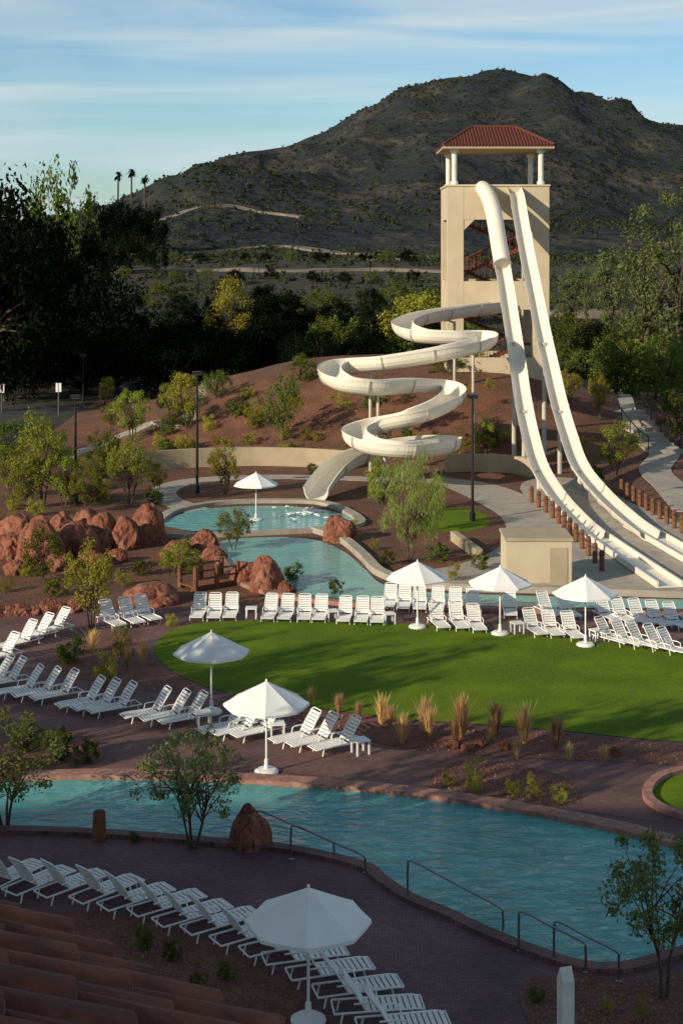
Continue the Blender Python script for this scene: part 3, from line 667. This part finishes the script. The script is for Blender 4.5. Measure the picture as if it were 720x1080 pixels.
for i, (x, y) in enumerate([(480, 790), (494, 793), (506, 788), (648, 798), (532, 792)]): rock(x, y, 14, 9, ['small stone at left of the grass bed stones', 'second small stone in the grass bed', 'third small stone in grass bed below a tan clump', 'small stone at the right of the grass bed', 'fourth small stone in the grass bed'][i])
def inside(x, y, poly):
    c = False; n = len(poly)
    for i in range(n):
        x1, y1 = poly[i]; x2, y2 = poly[i - 1]
        if (y1 > y) != (y2 > y) and x < (x2 - x1) * (y - y1) / (y2 - y1) + x1: c = not c
    return c
rnd = random.Random(11)
for nm, bed, cnt, lb in [('bed_gravel', bed2, 2600, 'loose red gravel in the shaded front bed'), ('bed_gravel', bed1, 1500, 'loose pinkish gravel in the grass bed below the lawn'), ('bed_gravel', bed3, 1400, 'loose red gravel in the bottom right bed'), ('bed_gravel', bed5, 500, 'loose gravel in the path side shrub bed')]:
    wp = [(P(x, y).x, P(x, y).y) for x, y in bed]; x0 = min(p[0] for p in wp); x1 = max(p[0] for p in wp); y0 = max(26, min(p[1] for p in wp)); y1 = max(p[1] for p in wp); b = MB()
    for i in range(cnt):
        x, y = rnd.uniform(x0, x1), rnd.uniform(y0, y1)
        if inside(x, y, wp):
            s = rnd.uniform(.015, .05); a = rnd.uniform(0, 6)
            b.lathe([(s, .012), (s * .9, .02 + s * .4), (s * .3, .02 + s * .8)], 5, (x, y), a)
    tag(b.build(nm, mPebble), lb, 'gravel', kind='stuff')
# ---------------------------------------------------------------- vegetation
def crown(rnd, clumps, n, size, asp=.55, shell=.5, droop=0):
    b = MB(); vs = b.v; fs = b.f
    for c, r in clumps:
        for i in range(n):
            d = Vector((rnd.gauss(0, 1), rnd.gauss(0, 1), rnd.gauss(0, 1))).normalized()
            p = Vector(c) + d * r * (rnd.random() ** shell)
            nn = (d + Vector((rnd.gauss(0, .6), rnd.gauss(0, .6), rnd.gauss(0, .6) + .3))).normalized()
            if droop:
                u = Vector((d.x * .5 + rnd.gauss(0, .25), d.y * .5 + rnd.gauss(0, .25), -droop)).normalized(); v_ = u.orthogonal().normalized(); v_ = Matrix.Rotation(rnd.uniform(0, 6.3), 3, u) @ v_
            else:
                u = nn.orthogonal().normalized(); u = (Matrix.Rotation(rnd.uniform(0, 6.3), 3, nn) @ u); v_ = nn.cross(u)
            s = size * rnd.uniform(.6, 1.3); o = len(vs)
            vs += [tuple(p - u * s), tuple(p - v_ * s * asp), tuple(p + u * s), tuple(p + v_ * s * asp)]; fs.append((o, o + 1, o + 2, o + 3))
    return b
kinds = {}
def tree_kind(key, mat, nc, cz, rad, cr_, n, size, stems=1, tz=.35, variants=2, tr=.022, asp=.55, droop=0):
    out = []
    for vv in range(variants):
        rnd = random.Random(vv * 31 + len(key) * 7 + nc)
        cl = []
        while len(cl) < nc:
            d = Vector((rnd.uniform(-1, 1), rnd.uniform(-1, 1), rnd.uniform(-1, 1)))
            if d.length > 1: continue
            d = d.normalized() * d.length ** .55
            k = 1 + .35 * noise.noise(d * 1.6 + Vector((vv * 9.7, nc, 0)))
            c = Vector((d.x * rad[0] * k, d.y * rad[0] * k, cz + d.z * rad[1] * k))
            cl.append((c, cr_ * rnd.uniform(.6, 1.35)))
        cm = crown(rnd, cl, n, size, asp, .5, droop).mesh('crown', mat)
        tb = MB()
        for s in range(stems):
            a = 2 * PI * s / stems + rnd.random(); sp_ = .0 if stems == 1 else .05
            base = Vector((sp_ * .4 * math.cos(a), sp_ * .4 * math.sin(a), -.02)); k = .02 if stems == 1 else .13
            top = Vector((k * math.cos(a), k * math.sin(a), tz + .15))
            mid = base.lerp(top, .5) + Vector((rnd.uniform(-.03, .03), rnd.uniform(-.03, .03), 0))
            cc = cr([base, mid, top], 4); f = 1 if stems == 1 else .6
            tb.tube(cc, [tr * f * (1 - .5 * i / (len(cc) - 1)) for i in range(len(cc))], 7)
            for c, r in cl[s::stems][:14]:
                st = cc[rnd.randrange(len(cc) // 2, len(cc))]; m_ = st.lerp(c, .5) + Vector((0, 0, .03))
                tb.tube([st, m_, c], [tr * f * .45, tr * f * .3, tr * f * .12], 5)
        out.append((tb.mesh('trunk', mBark, True), cm))
    kinds[key] = out
tree_kind('palo', lfPalo, 46, .58, (.36, .36), .10, 75, .018, 3, .25, 3)
tree_kind('willow', lfWil, 54, .55, (.38, .42), .11, 120, .022, 4, .25, 2, .016, .16, 1.0)
tree_kind('yellow', lfYel, 44, .55, (.32, .38), .09, 75, .017, 3, .25, 3)
tree_kind('mid', lfMid, 48, .53, (.42, .40), .12, 75, .021, 1, .25, 3)
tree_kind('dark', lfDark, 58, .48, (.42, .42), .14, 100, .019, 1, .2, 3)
tree_kind('euc', lfEuc, 46, .58, (.15, .38), .055, 75, .011, 1, .4, 3)
tree_kind('multi', lfOlive, 56, .63, (.42, .29), .078, 58, .018, 5, .3, 2, .018, .4)
tree_kind('olive', lfOlive, 54, .66, (.38, .28), .08, 60, .018, 2, .35, 1, .02, .45)
tree_kind('shrub', lfMid, 26, .42, (.5, .5), .16, 50, .05, 4, .1, 2, .02)
tree_kind('yshrub', lfYel, 26, .45, (.42, .5), .16, 50, .045, 4, .1, 2, .015, .3)
def tree(key, p, h, label, cat='tree', ws=1.0, group=None, name=None):
    nm = name or ('shrub' if 'shrub' in key else 'tree')
    t = thing(nm, p, R.uniform(0, 6.28), label, cat, group); t.scale = (h * ws, h * ws, h)
    tm, cm = R.choice(kinds[key]); obj('trunk', tm, t); obj('crown', cm, t)
    return t
def tpx(key, x, yb, yt, label, ws=1.0, **k):
    p = G(x, yb); return tree(key, p, (yb - yt) * p.y / F, label, ws=ws, **k)
def tfar(key, x, d, yt, label, ws=1.0, **k):
    p = GD(x, d); z = H - (yt - HZ) * d / F; return tree(key, p, max(2.5, z - p.z), label, ws=ws, **k)
tpx('multi', 203, 895, 764, 'multi-stemmed olive tree at the near pool edge by boulder', 1.05)
tpx('multi', 6, 872, 742, 'dark multi-stemmed tree at left edge beside the near pool', 1.1)
tpx('olive', 700, 1052, 876, 'leafy green tree at bottom right corner by the pool', .95)
# garden trees that stand left of the frame and throw their shadows over the lawn
for x, y, h, lb in [(-24, 36, 15, 'tall garden tree standing left of the photo beside the pool'), (-14.5, 30, 15.5, 'second tall garden tree standing left of the photo nearer the hotel'), (-31, 40, 14, 'garden tree farthest left of the photo by the deck'), (-34, 33, 17, 'tallest garden tree far left of the photo near the hotel'), (-22, 41, 11, 'lower garden tree left of the photo beside the deck')]: tree('mid', Vector((x, y, 0)), h, lb, ws=.42)
for a in [('yellow', 97, 662, 560, 'slender yellow-green tree beside the low rock kerb at left', .75), ('mid', 45, 612, 552, 'dark green tree among the red boulders at left', .8),
          ('palo', 247, 580, 534, 'small light tree below the lagoon parasol', 1.1), ('palo', 190, 618, 568, 'bushy light tree behind the timber footbridge', 1.2), ('willow', 432, 592, 476, 'large feathery pale green tree in front of the winding slide', .75),
          ('palo', 404, 545, 482, 'green tree under the lowest loop of winding slide', .8), ('willow', 452, 560, 505, 'feathery light green tree right of the largest feathery tree', .8),
          ('palo', 140, 465, 408, 'bright green tree left of the lamp post on the mound', 1), ('yellow', 198, 452, 388, 'yellow-green tree on the mound by the tall lamp post', .9), ('palo', 137, 532, 458, 'light green tree at left below the mound path', .9),
          ('yellow', 237, 522, 458, 'yellow-green tree in front of the low cream curved wall', .75), ('palo', 45, 534, 432, 'green tree at left beside the tall lamp post', .75), ('palo', 12, 524, 466, 'green tree at the left edge beyond the red boulders', 1), ('palo', 68, 536, 470, 'light green tree just below the left lamp post', .9), ('palo', 30, 536, 484, 'low light green tree behind the left boulder cluster', 1.1), ('mid', 108, 500, 452, 'green tree between the left lamp post and mound path', .9),
          ('palo', 92, 540, 492, 'low green tree behind the middle of the boulder cluster', 1.1), ('yellow', 165, 520, 484, 'small yellow-green tree at left end of cream curved wall', 1), ('mid', 8, 486, 440, 'green tree at left edge in front of the car park', 1.2), ('palo', 180, 440, 402, 'small light tree on the mound just left of tall lamp', 1),
          ('mid', 40, 478, 444, 'small green tree in front of the car park sign post', 1.2), ('palo', 118, 455, 424, 'small light tree at the right end of the car park', 1.1),
          ('yellow', 255, 408, 356, 'yellow-green tree on the crest of the mound, left of centre', 1), ('mid', 298, 465, 393, 'dark green tree on the red mound left of winding slide', .62), ('yellow', 338, 398, 332, 'yellow-green tree behind the uppermost left loop of slide', .6), ('yellow', 112, 428, 395, 'small yellow-green tree at the edge of the car park', .8),
          ('mid', 412, 378, 336, 'green tree behind the top loop of the winding slide', 1), ('palo', 280, 410, 378, 'small light tree on mound crest right of the yellow one', 1.1), ('mid', 318, 408, 372, 'small dark tree on the mound crest near the slide', 1.1), ('mid', 228, 420, 390, 'small dark tree on the mound crest, farthest left', 1.2), ('palo', 500, 412, 368, 'light tree at the foot of the tower, left side', 1.0), ('mid', 470, 408, 370, 'green tree at the foot of the tower beside slide', 1.1), ('mid', 530, 410, 376, 'green tree at the foot of the tower behind speed slides', 1.1), ('yellow', 600, 425, 385, 'yellow-green tree at the right foot of the tower', .9),
          ('palo', 352, 450, 412, 'small light tree on the mound beneath the middle slide loop', 1.0), ('yellow', 268, 455, 420, 'small yellow-green tree on the middle of the red mound', 1.0), ('palo', 512, 480, 440, 'small light tree on the mound behind the plaza wall', .9), ('mid', 485, 452, 418, 'small green tree on the mound behind the lower slide loops', 1.1), ('yellow', 440, 455, 426, 'small yellow-green tree seen between the middle slide loops', 1.1), ('mid', 400, 430, 398, 'small dark tree on the mound behind the middle slide loop', 1.2),
          ('yellow', 632, 442, 388, 'yellow-green tree right of the speed slides on slope', .6), ('palo', 648, 502, 442, 'bright green tree beside the pale steps at right', 1.1),
          ('mid', 700, 432, 352, 'dense green tree above the pale steps at right edge', 1), ('yellow', 668, 412, 352, 'yellow-green tree left of the tree above the steps', .8), ('mid', 716, 470, 410, 'green tree at right edge beside the pale steps', .9)]: tpx(*a[:5], ws=a[5])
for a in [('euc', 676, 172, 208, 'tall eucalyptus tree right of the tower, the left of two tallest', .9), ('euc', 713, 165, 190, 'tallest eucalyptus tree cut by the right photo edge', .9), ('euc', 642, 200, 246, 'slim eucalyptus between the tower and the two tallest', .9), ('euc', 600, 210, 278, 'eucalyptus just right of the slide tower', 1.1), ('euc', 620, 230, 268, 'eucalyptus second from the slide tower on its right', 1.0), ('euc', 658, 220, 262, 'eucalyptus behind the left of two tallest', 1.0), ('euc', 695, 230, 252, 'eucalyptus between the two tallest, farther back', 1.0),
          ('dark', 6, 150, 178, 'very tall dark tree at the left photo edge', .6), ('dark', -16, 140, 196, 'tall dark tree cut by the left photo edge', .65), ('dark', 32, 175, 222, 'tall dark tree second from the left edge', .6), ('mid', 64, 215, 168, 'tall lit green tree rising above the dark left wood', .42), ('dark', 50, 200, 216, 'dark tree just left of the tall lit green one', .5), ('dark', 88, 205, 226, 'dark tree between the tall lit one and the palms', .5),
          ('yellow', 245, 185, 290, 'bright bushy tree in the middle of the left wood', .8), ('yellow', 432, 165, 302, 'bright bushy tree left of the slide tower', 1.0), ('mid', 455, 185, 298, 'green tree touching the left side of the tower', 1.1)]: tfar(*a[:5], ws=a[5])
def woodrow(n, x0, x1, d, y0, y1, key, where, ws=1.0):
    for i in range(n):
        x = x0 + (x1 - x0) * (i + R.uniform(-.3, .3)) / max(1, n - 1)
        tfar(R.choice(key), x, d + R.uniform(-8, 8), R.uniform(y0, y1), f'{nth(i)} tree from the left in the {where}', ws=ws * R.uniform(.85, 1.2), group='trees of the woods behind the slides')
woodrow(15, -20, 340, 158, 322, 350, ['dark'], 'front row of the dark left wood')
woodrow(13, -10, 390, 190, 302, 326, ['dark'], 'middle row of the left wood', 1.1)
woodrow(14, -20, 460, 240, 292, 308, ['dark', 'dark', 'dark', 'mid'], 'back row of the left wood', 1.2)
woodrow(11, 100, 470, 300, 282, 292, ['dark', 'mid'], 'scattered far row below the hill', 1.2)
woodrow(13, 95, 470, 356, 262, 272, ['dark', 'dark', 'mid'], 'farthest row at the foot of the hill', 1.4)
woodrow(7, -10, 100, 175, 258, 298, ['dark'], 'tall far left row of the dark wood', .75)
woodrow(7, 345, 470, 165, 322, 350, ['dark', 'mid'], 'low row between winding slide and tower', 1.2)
woodrow(8, 585, 735, 150, 350, 378, ['dark', 'mid'], 'front row of the right wood', 1.1)
woodrow(8, 585, 735, 185, 322, 350, ['mid', 'dark'], 'middle row of the right wood', 1.1)
woodrow(6, 585, 735, 260, 288, 310, ['mid', 'euc'], 'back row of the right wood', 1.2)
woodrow(8, -10, 165, 320, 234, 258, ['dark'], 'hillside clump behind the left wood', .75)
def palm(x, d, yt, label):
    px_ = (x - 360) * d / F; p = Vector((px_, d, mz(px_, d))); h = H - (yt - HZ) * d / F - p.z; t = thing('palm_tree', p, R.uniform(0, 6), label, 'palm tree')
    MB().tube([(0, 0, -.5), (.2, 0, h * .5), (0, 0, h * .97)], [.34, .28, .26], 8).build('trunk', mBark, t)
    b = MB()
    for k in range(36):
        a = R.uniform(0, 6.28); e = R.uniform(-.9, 1.2); ln = R.uniform(1.5, 2.1); c0 = Vector((0, 0, h * .97)); d0 = Vector((math.cos(a) * math.cos(e), math.sin(a) * math.cos(e), math.sin(e)))
        pts = [c0 + d0 * ln * s - Vector((0, 0, .7 * s * s)) for s in (0, .33, .66, 1)]; sd = Vector((-math.sin(a), math.cos(a), 0))
        ws_ = [.06, .32, .36, .06]
        vs = [q for pt, wq in zip(pts, ws_) for q in (pt - sd * wq, pt + sd * wq)]
        b.add(vs, [(0, 1, 3, 2), (2, 3, 5, 4), (4, 5, 7, 6)])
    b.build('crown', lfDark, t, fix=False)
palm(125, 440, 182, 'leftmost of three palms above the left wood'); palm(139, 455, 178, 'middle of three palms above the left wood'); palm(153, 470, 186, 'rightmost of three palms above the left wood')
for i, (x, yt) in enumerate([(106, 204), (120, 208), (134, 206), (148, 210), (164, 213)]):
    px_ = (x - 360) * 430 / F; p = Vector((px_, 430, mz(px_, 430))); tree('dark', p, H - (yt - HZ) * 430 / F - p.z, f'{nth(i)} dark tree from the left around the palm trunks', ws=.6, group='dark trees around the palms')
def shr(key, x, yb, hpx, label, ws=1.0): tpx(key, x, yb, yb - hpx, label, ws, cat='shrub', name='shrub')
for a in [('yshrub', 498, 836, 40, 'yellow-green upright shrub at left of the path bed', .6), ('yshrub', 540, 840, 20, 'low yellow-green shrub in the path bed, middle', 1), ('yshrub', 562, 842, 26, 'yellow-green shrub right of middle in the path bed', .8), ('yshrub', 590, 846, 22, 'rightmost yellow-green shrub of the path bed', .9), ('yshrub', 471, 830, 18, 'small yellow shrub leftmost in the path bed', 1),
          ('yshrub', 112, 722, 40, 'yellow-green shrub behind the left middle loungers', .8), ('yshrub', 128, 690, 34, 'yellow shrub by the left bed near slender tree', .8), ('shrub', 76, 700, 30, 'dark shrub in the left bed', 1), ('shrub', 60, 800, 34, 'dark rounded shrub by the left edge above the pool', 1), ('shrub', 90, 806, 26, 'small dark shrub above the pool, right of rounded one', 1), ('shrub', 28, 790, 30, 'dark shrub at left edge beyond the near pool', 1.2),
          ('shrub', 150, 1000, 26, 'green plant in the shaded front bed near the lounger row', .8), ('shrub', 182, 1012, 22, 'second green plant in the shaded front bed', .9), ('shrub', 240, 1032, 20, 'third green plant in the shaded front bed', 1), ('shrub', 210, 1045, 20, 'fourth green plant in the shaded front bed, nearest roof', 1), ('shrub', 140, 888, 12, 'small green plant on the near pool edge by stump', 1),
          ('yshrub', 640, 1068, 22, 'small tan-green plant in bottom right bed, middle', .7), ('yshrub', 676, 1076, 30, 'small tan-green plant in the bottom right bed, rightmost', .6), ('shrub', 566, 1056, 16, 'small plant at the left of the bottom right bed', 1),
          ('shrub', 310, 612, 20, 'low plant on the near lagoon bank, left', 1), ('shrub', 355, 626, 16, 'low plant on the near lagoon bank, right', 1), ('yshrub', 372, 562, 16, 'small yellow plant by the far lagoon edge', 1), ('shrub', 460, 592, 20, 'low shrub right of the feathery tree', 1.2), ('yshrub', 480, 612, 20, 'yellow shrub near the plaza kerb wall', .9), ('shrub', 505, 600, 18, 'low shrub beside the small plaza kerb wall', 1.1), ('yshrub', 440, 612, 14, 'low yellow shrub behind the leftmost lawn parasol', 1),
          ('shrub', 408, 596, 16, 'low shrub left of the largest feathery tree', 1.1), ('yshrub', 395, 580, 14, 'small yellow shrub by the pale lagoon kerb', 1), ('shrub', 60, 628, 20, 'low shrub in front of the left boulder cluster', 1.3), ('yshrub', 130, 618, 18, 'yellow shrub in front of the right boulder cluster', 1.2), ('shrub', 150, 606, 16, 'low dark shrub below the rightmost cluster boulder', 1.3),
          ('yshrub', 28, 608, 14, 'low shrub at the foot of the tallest cluster boulder', 1.3), ('yshrub', 178, 600, 14, 'yellow shrub between the boulder cluster and lagoon', 1.2), ('yshrub', 68, 566, 18, 'yellow shrub growing among the cluster boulders', 1), ('yshrub', 122, 562, 18, 'yellow shrub growing behind the right cluster boulders', 1.2), ('yshrub', 180, 660, 14, 'yellow shrub at the left tip of the lawn', 1.2), ('yshrub', 88, 614, 16, 'yellow shrub below the middle cluster boulder', 1.2), ('yshrub', 6, 624, 16, 'yellow shrub at left edge above the rock kerb', 1.2),
          ('shrub', 230, 500, 12, 'small shrub at the foot of cream wall, left', 1), ('shrub', 330, 500, 12, 'small shrub at the foot of cream wall, right', 1), ('yshrub', 480, 486, 22, 'shrub behind the lowest slide loop', 1), ('shrub', 515, 470, 24, 'shrub on the mound right of the winding slide', 1), ('shrub', 530, 440, 20, 'shrub on the mound left of the speed slides', 1), ('yshrub', 612, 482, 22, 'shrub just right of the speed slides', 1), ('shrub', 625, 510, 20, 'shrub between bollards and pale steps', 1)]: shr(*a)
for i in range(88):
    x = R.uniform(165, 545); y = R.uniform(403, 482); shr(R.choice(['shrub', 'yshrub', 'yshrub']), x, y, R.uniform(8, 20), f'{nth(i)} small desert shrub dotted over the red mound', 1.1)
for i in range(34):
    x = R.uniform(-5, 165); y = R.uniform(478, 556); shr(R.choice(['shrub', 'yshrub', 'yshrub']), x, y, R.uniform(9, 20), f'{nth(i)} low shrub among the trees left of the lagoon', 1.2)
gm = []
for v in range(3):
    b = MB(); rnd = random.Random(v)
    for k in range(200):
        a = rnd.uniform(0, 6.28); sp_ = abs(rnd.gauss(0, .26)); hh = rnd.uniform(.5, 1.05); r0 = rnd.uniform(0, .07); wv = rnd.uniform(.007, .015)
        ca, sa = math.cos(a), math.sin(a); sd = Vector((-sa, ca, 0)) * wv
        p0 = Vector((ca * r0, sa * r0, 0)); p1 = Vector((ca * (r0 + sp_ * .4), sa * (r0 + sp_ * .4), hh * .6)); p2 = Vector((ca * (r0 + sp_), sa * (r0 + sp_), hh))
        b.add([p0 - sd, p0 + sd, p1 - sd * 1.4, p1 + sd * 1.4, p2], [(0, 1, 3, 2), (2, 3, 4)])
    gm.append(b.mesh('ornamental_clump', lfGrass))
for i, (x, y, h) in enumerate([(327, 745, 22), (357, 752, 22), (378, 760, 22), (402, 764, 34), (411, 768, 26), (424, 785, 34), (447, 772, 40), (452, 780, 36), (487, 778, 48), (480, 784, 30), (523, 774, 38), (517, 782, 26), (553, 784, 44), (587, 788, 38), (545, 800, 22), (600, 802, 20), (636, 806, 22), (150, 700, 28), (135, 704, 24), (98, 688, 26)]):
    p = P(x, y); o = obj('ornamental_clump', gm[i % 3]); hm = h * p.y / F; o.location = p; o.scale = (hm * .78, hm * .78, hm); o.rotation_euler = (0, 0, R.uniform(0, 6))
    tag(o, f'{nth(i)} tan fountain grass clump from the left in the bed below the lawn' if i < 17 else f'{nth(i - 17)} tan fountain grass clump from the right in the left bed', 'plant', 'tan fountain grass clumps')
# hillside scrub (stuff)
rnd = random.Random(5); cl = []
while len(cl) < 3600:
    y = rnd.uniform(385, 900); x = (rnd.uniform(40, 740) - 360) * y / F
    if noise.noise(Vector((x * .014, y * .014, 0))) < rnd.uniform(-.4, .6): continue
    r = rnd.uniform(.3, 1.1) * (1 + (y < 520) * .9) * (2.4 if rnd.random() < .08 else 1); cl.append((Vector((x, y, mz(x, y) + r * .3)), r))
tag(crown(rnd, cl, 12, .55, .7).build('hillside_scrub', lfScrub, fix=False), 'dark desert scrub scattered over the mountain slopes', 'scrub', kind='stuff')
cl = []
while len(cl) < 1900:
    y = rnd.uniform(160, 400); x = (rnd.uniform(-20, 740) - 360) * y / F
    if 312 < y < 332 or 384 < y: continue
    r = rnd.uniform(.4, 1.3); cl.append((Vector((x, y, gz(x, y) + r * .4)), r))
tag(crown(rnd, cl, 22, .35, .6).build('lowland_scrub', lfScrub, fix=False), 'low green scrub covering the ground behind the woods', 'scrub', kind='stuff')
# ---------------------------------------------------------------- cars
def car(p, rz, mat, label):
    t = thing('parked_car', p, rz, label, 'car', 'parked cars')
    prof = [(-2.2, .3), (-2.25, .75), (-1.9, .92), (1.0, .95), (2.1, .8), (2.25, .55), (2.2, .3)]
    n = len(prof); b = MB(); b.add([(x, s * .88, z) for s in (-1, 1) for x, z in prof], [tuple(range(n)), tuple(range(2 * n - 1, n - 1, -1))] + [(i, (i + 1) % n, n + (i + 1) % n, n + i) for i in range(n)])
    b.build('body', mat, t)
    b = MB(); b.add([(-1.6, -.8, .93), (.95, -.8, .93), (.3, -.65, 1.42), (-1.2, -.65, 1.42), (-1.6, .8, .93), (.95, .8, .93), (.3, .65, 1.42), (-1.2, .65, 1.42)], [(0, 1, 2, 3), (7, 6, 5, 4), (1, 5, 6, 2), (0, 3, 7, 4)]); b.build('window', mGlass, t)
    MB().box(-1.2, .3, -.64, .64, 1.421, 1.46).build('roof', mat, t)
    for x in (-1.35, 1.4):
        for s in (-1, 1): MB().tube([(x, s * .72, .33), (x, s * .92, .33)], .33, 14).build('wheel', mDark, t)
car(GD(588, 160) + Vector((0, 0, .05)), .3, M('silver_paint', (.5, .5, .5), None, 1, .3, metal=.4), 'silver parked car right of the slide tower')
car(P(142, 418), .1, M('dark_paint', (.02, .022, .03), None, 1, .4), 'dark parked car at the right end of the car park')
# ---------------------------------------------------------------- hotel (roof corner seen bottom left)
ht = thing('hotel_building', (-30, -10, 0), 0, 'red tiled hotel roof corner at the bottom left of the photo', 'building'); ho = Vector((-30, -10, 0))
hw = 28.2
MB().box(-66, 26, -10, 6, 0, hw).build('wall', mCream, ht)
MB().box(-66.6, 26.6, -10.6, 6.6, hw, hw + .4).build('eave_board', mCream2, ht)
MB().add([(-66.6, -10.6, hw + .41), (26.6, -10.6, hw + .41), (26.6, 6.6, hw + .41), (-66.6, 6.6, hw + .41), (-60, -2, hw + 2.6), (20, -2, hw + 2.6)], [(0, 1, 5, 4), (1, 2, 5), (2, 3, 4, 5), (3, 0, 4), (3, 2, 1, 0)]).build('main_roof', mTileRoof, ht)
for fl in range(6):
    for k in range(16):
        x = -58 + k * 5.4; MB().box(x, x + 2, 6.003, 6.05, 2 + fl * 4.3, 4.4 + fl * 4.3).build('window', mGlass, ht)
ze = 13.75
A = P(-30, 968, ze); B = P(240, 1098, ze)
dn = Vector((.90, .26, -.38)); e = (B - A); nb = 5.4
tb = MB(); fm = []
for k in range(0, 12):
    end = A + e * (k / nb) + Vector((R.uniform(-.03, .03), R.uniform(-.02, .02), 0)) - ho; dd = dn.normalized()
    up = Vector((.33, .12, .93)).normalized()
    for j in range(6):
        s1 = end - dd * (j * .42); s0 = s1 - dd * .48; w_ = Vector((R.uniform(-.01, .01), R.uniform(-.01, .01), R.uniform(-.004, .006)))
        n0 = len(tb.f); tb.tube([s0 + up * .008, s0.lerp(s1, .5) + up * .014 + w_ * .5, s1 + up * .022 + w_], [.070, .076, .083], 16); fm += [0] * (len(tb.f) - n0)
        n0 = len(tb.f); tb.tube([s1 - dd * .012 + up * .022 + w_, s1 + dd * .004 + up * .022 + w_], .071, 16); fm += [1] * (len(tb.f) - n0)
ro = tb.build('roof_tiles', mTile, ht, smooth=True); ro.data.materials.append(mMortar); ro.data.polygons.foreach_set('material_index', fm)
a0 = A - ho; b0 = B + e * 1.0 - ho; up = Vector((0, 0, -.05)); dd = dn.normalized() * 2.5
MB().add([a0 + up - dn * .06, b0 + up - dn * .06, b0 + up - dd, a0 + up - dd, a0 + up * 4 - dn * .06, b0 + up * 4 - dn * .06, b0 + up * 4 - dd, a0 + up * 4 - dd], [(0, 1, 2, 3), (4, 5, 6, 7), (0, 1, 5, 4), (1, 2, 6, 5), (2, 3, 7, 6), (3, 0, 4, 7)]).build('roof_deck', mUnder, ht)
print('objects', len(bpy.data.objects))
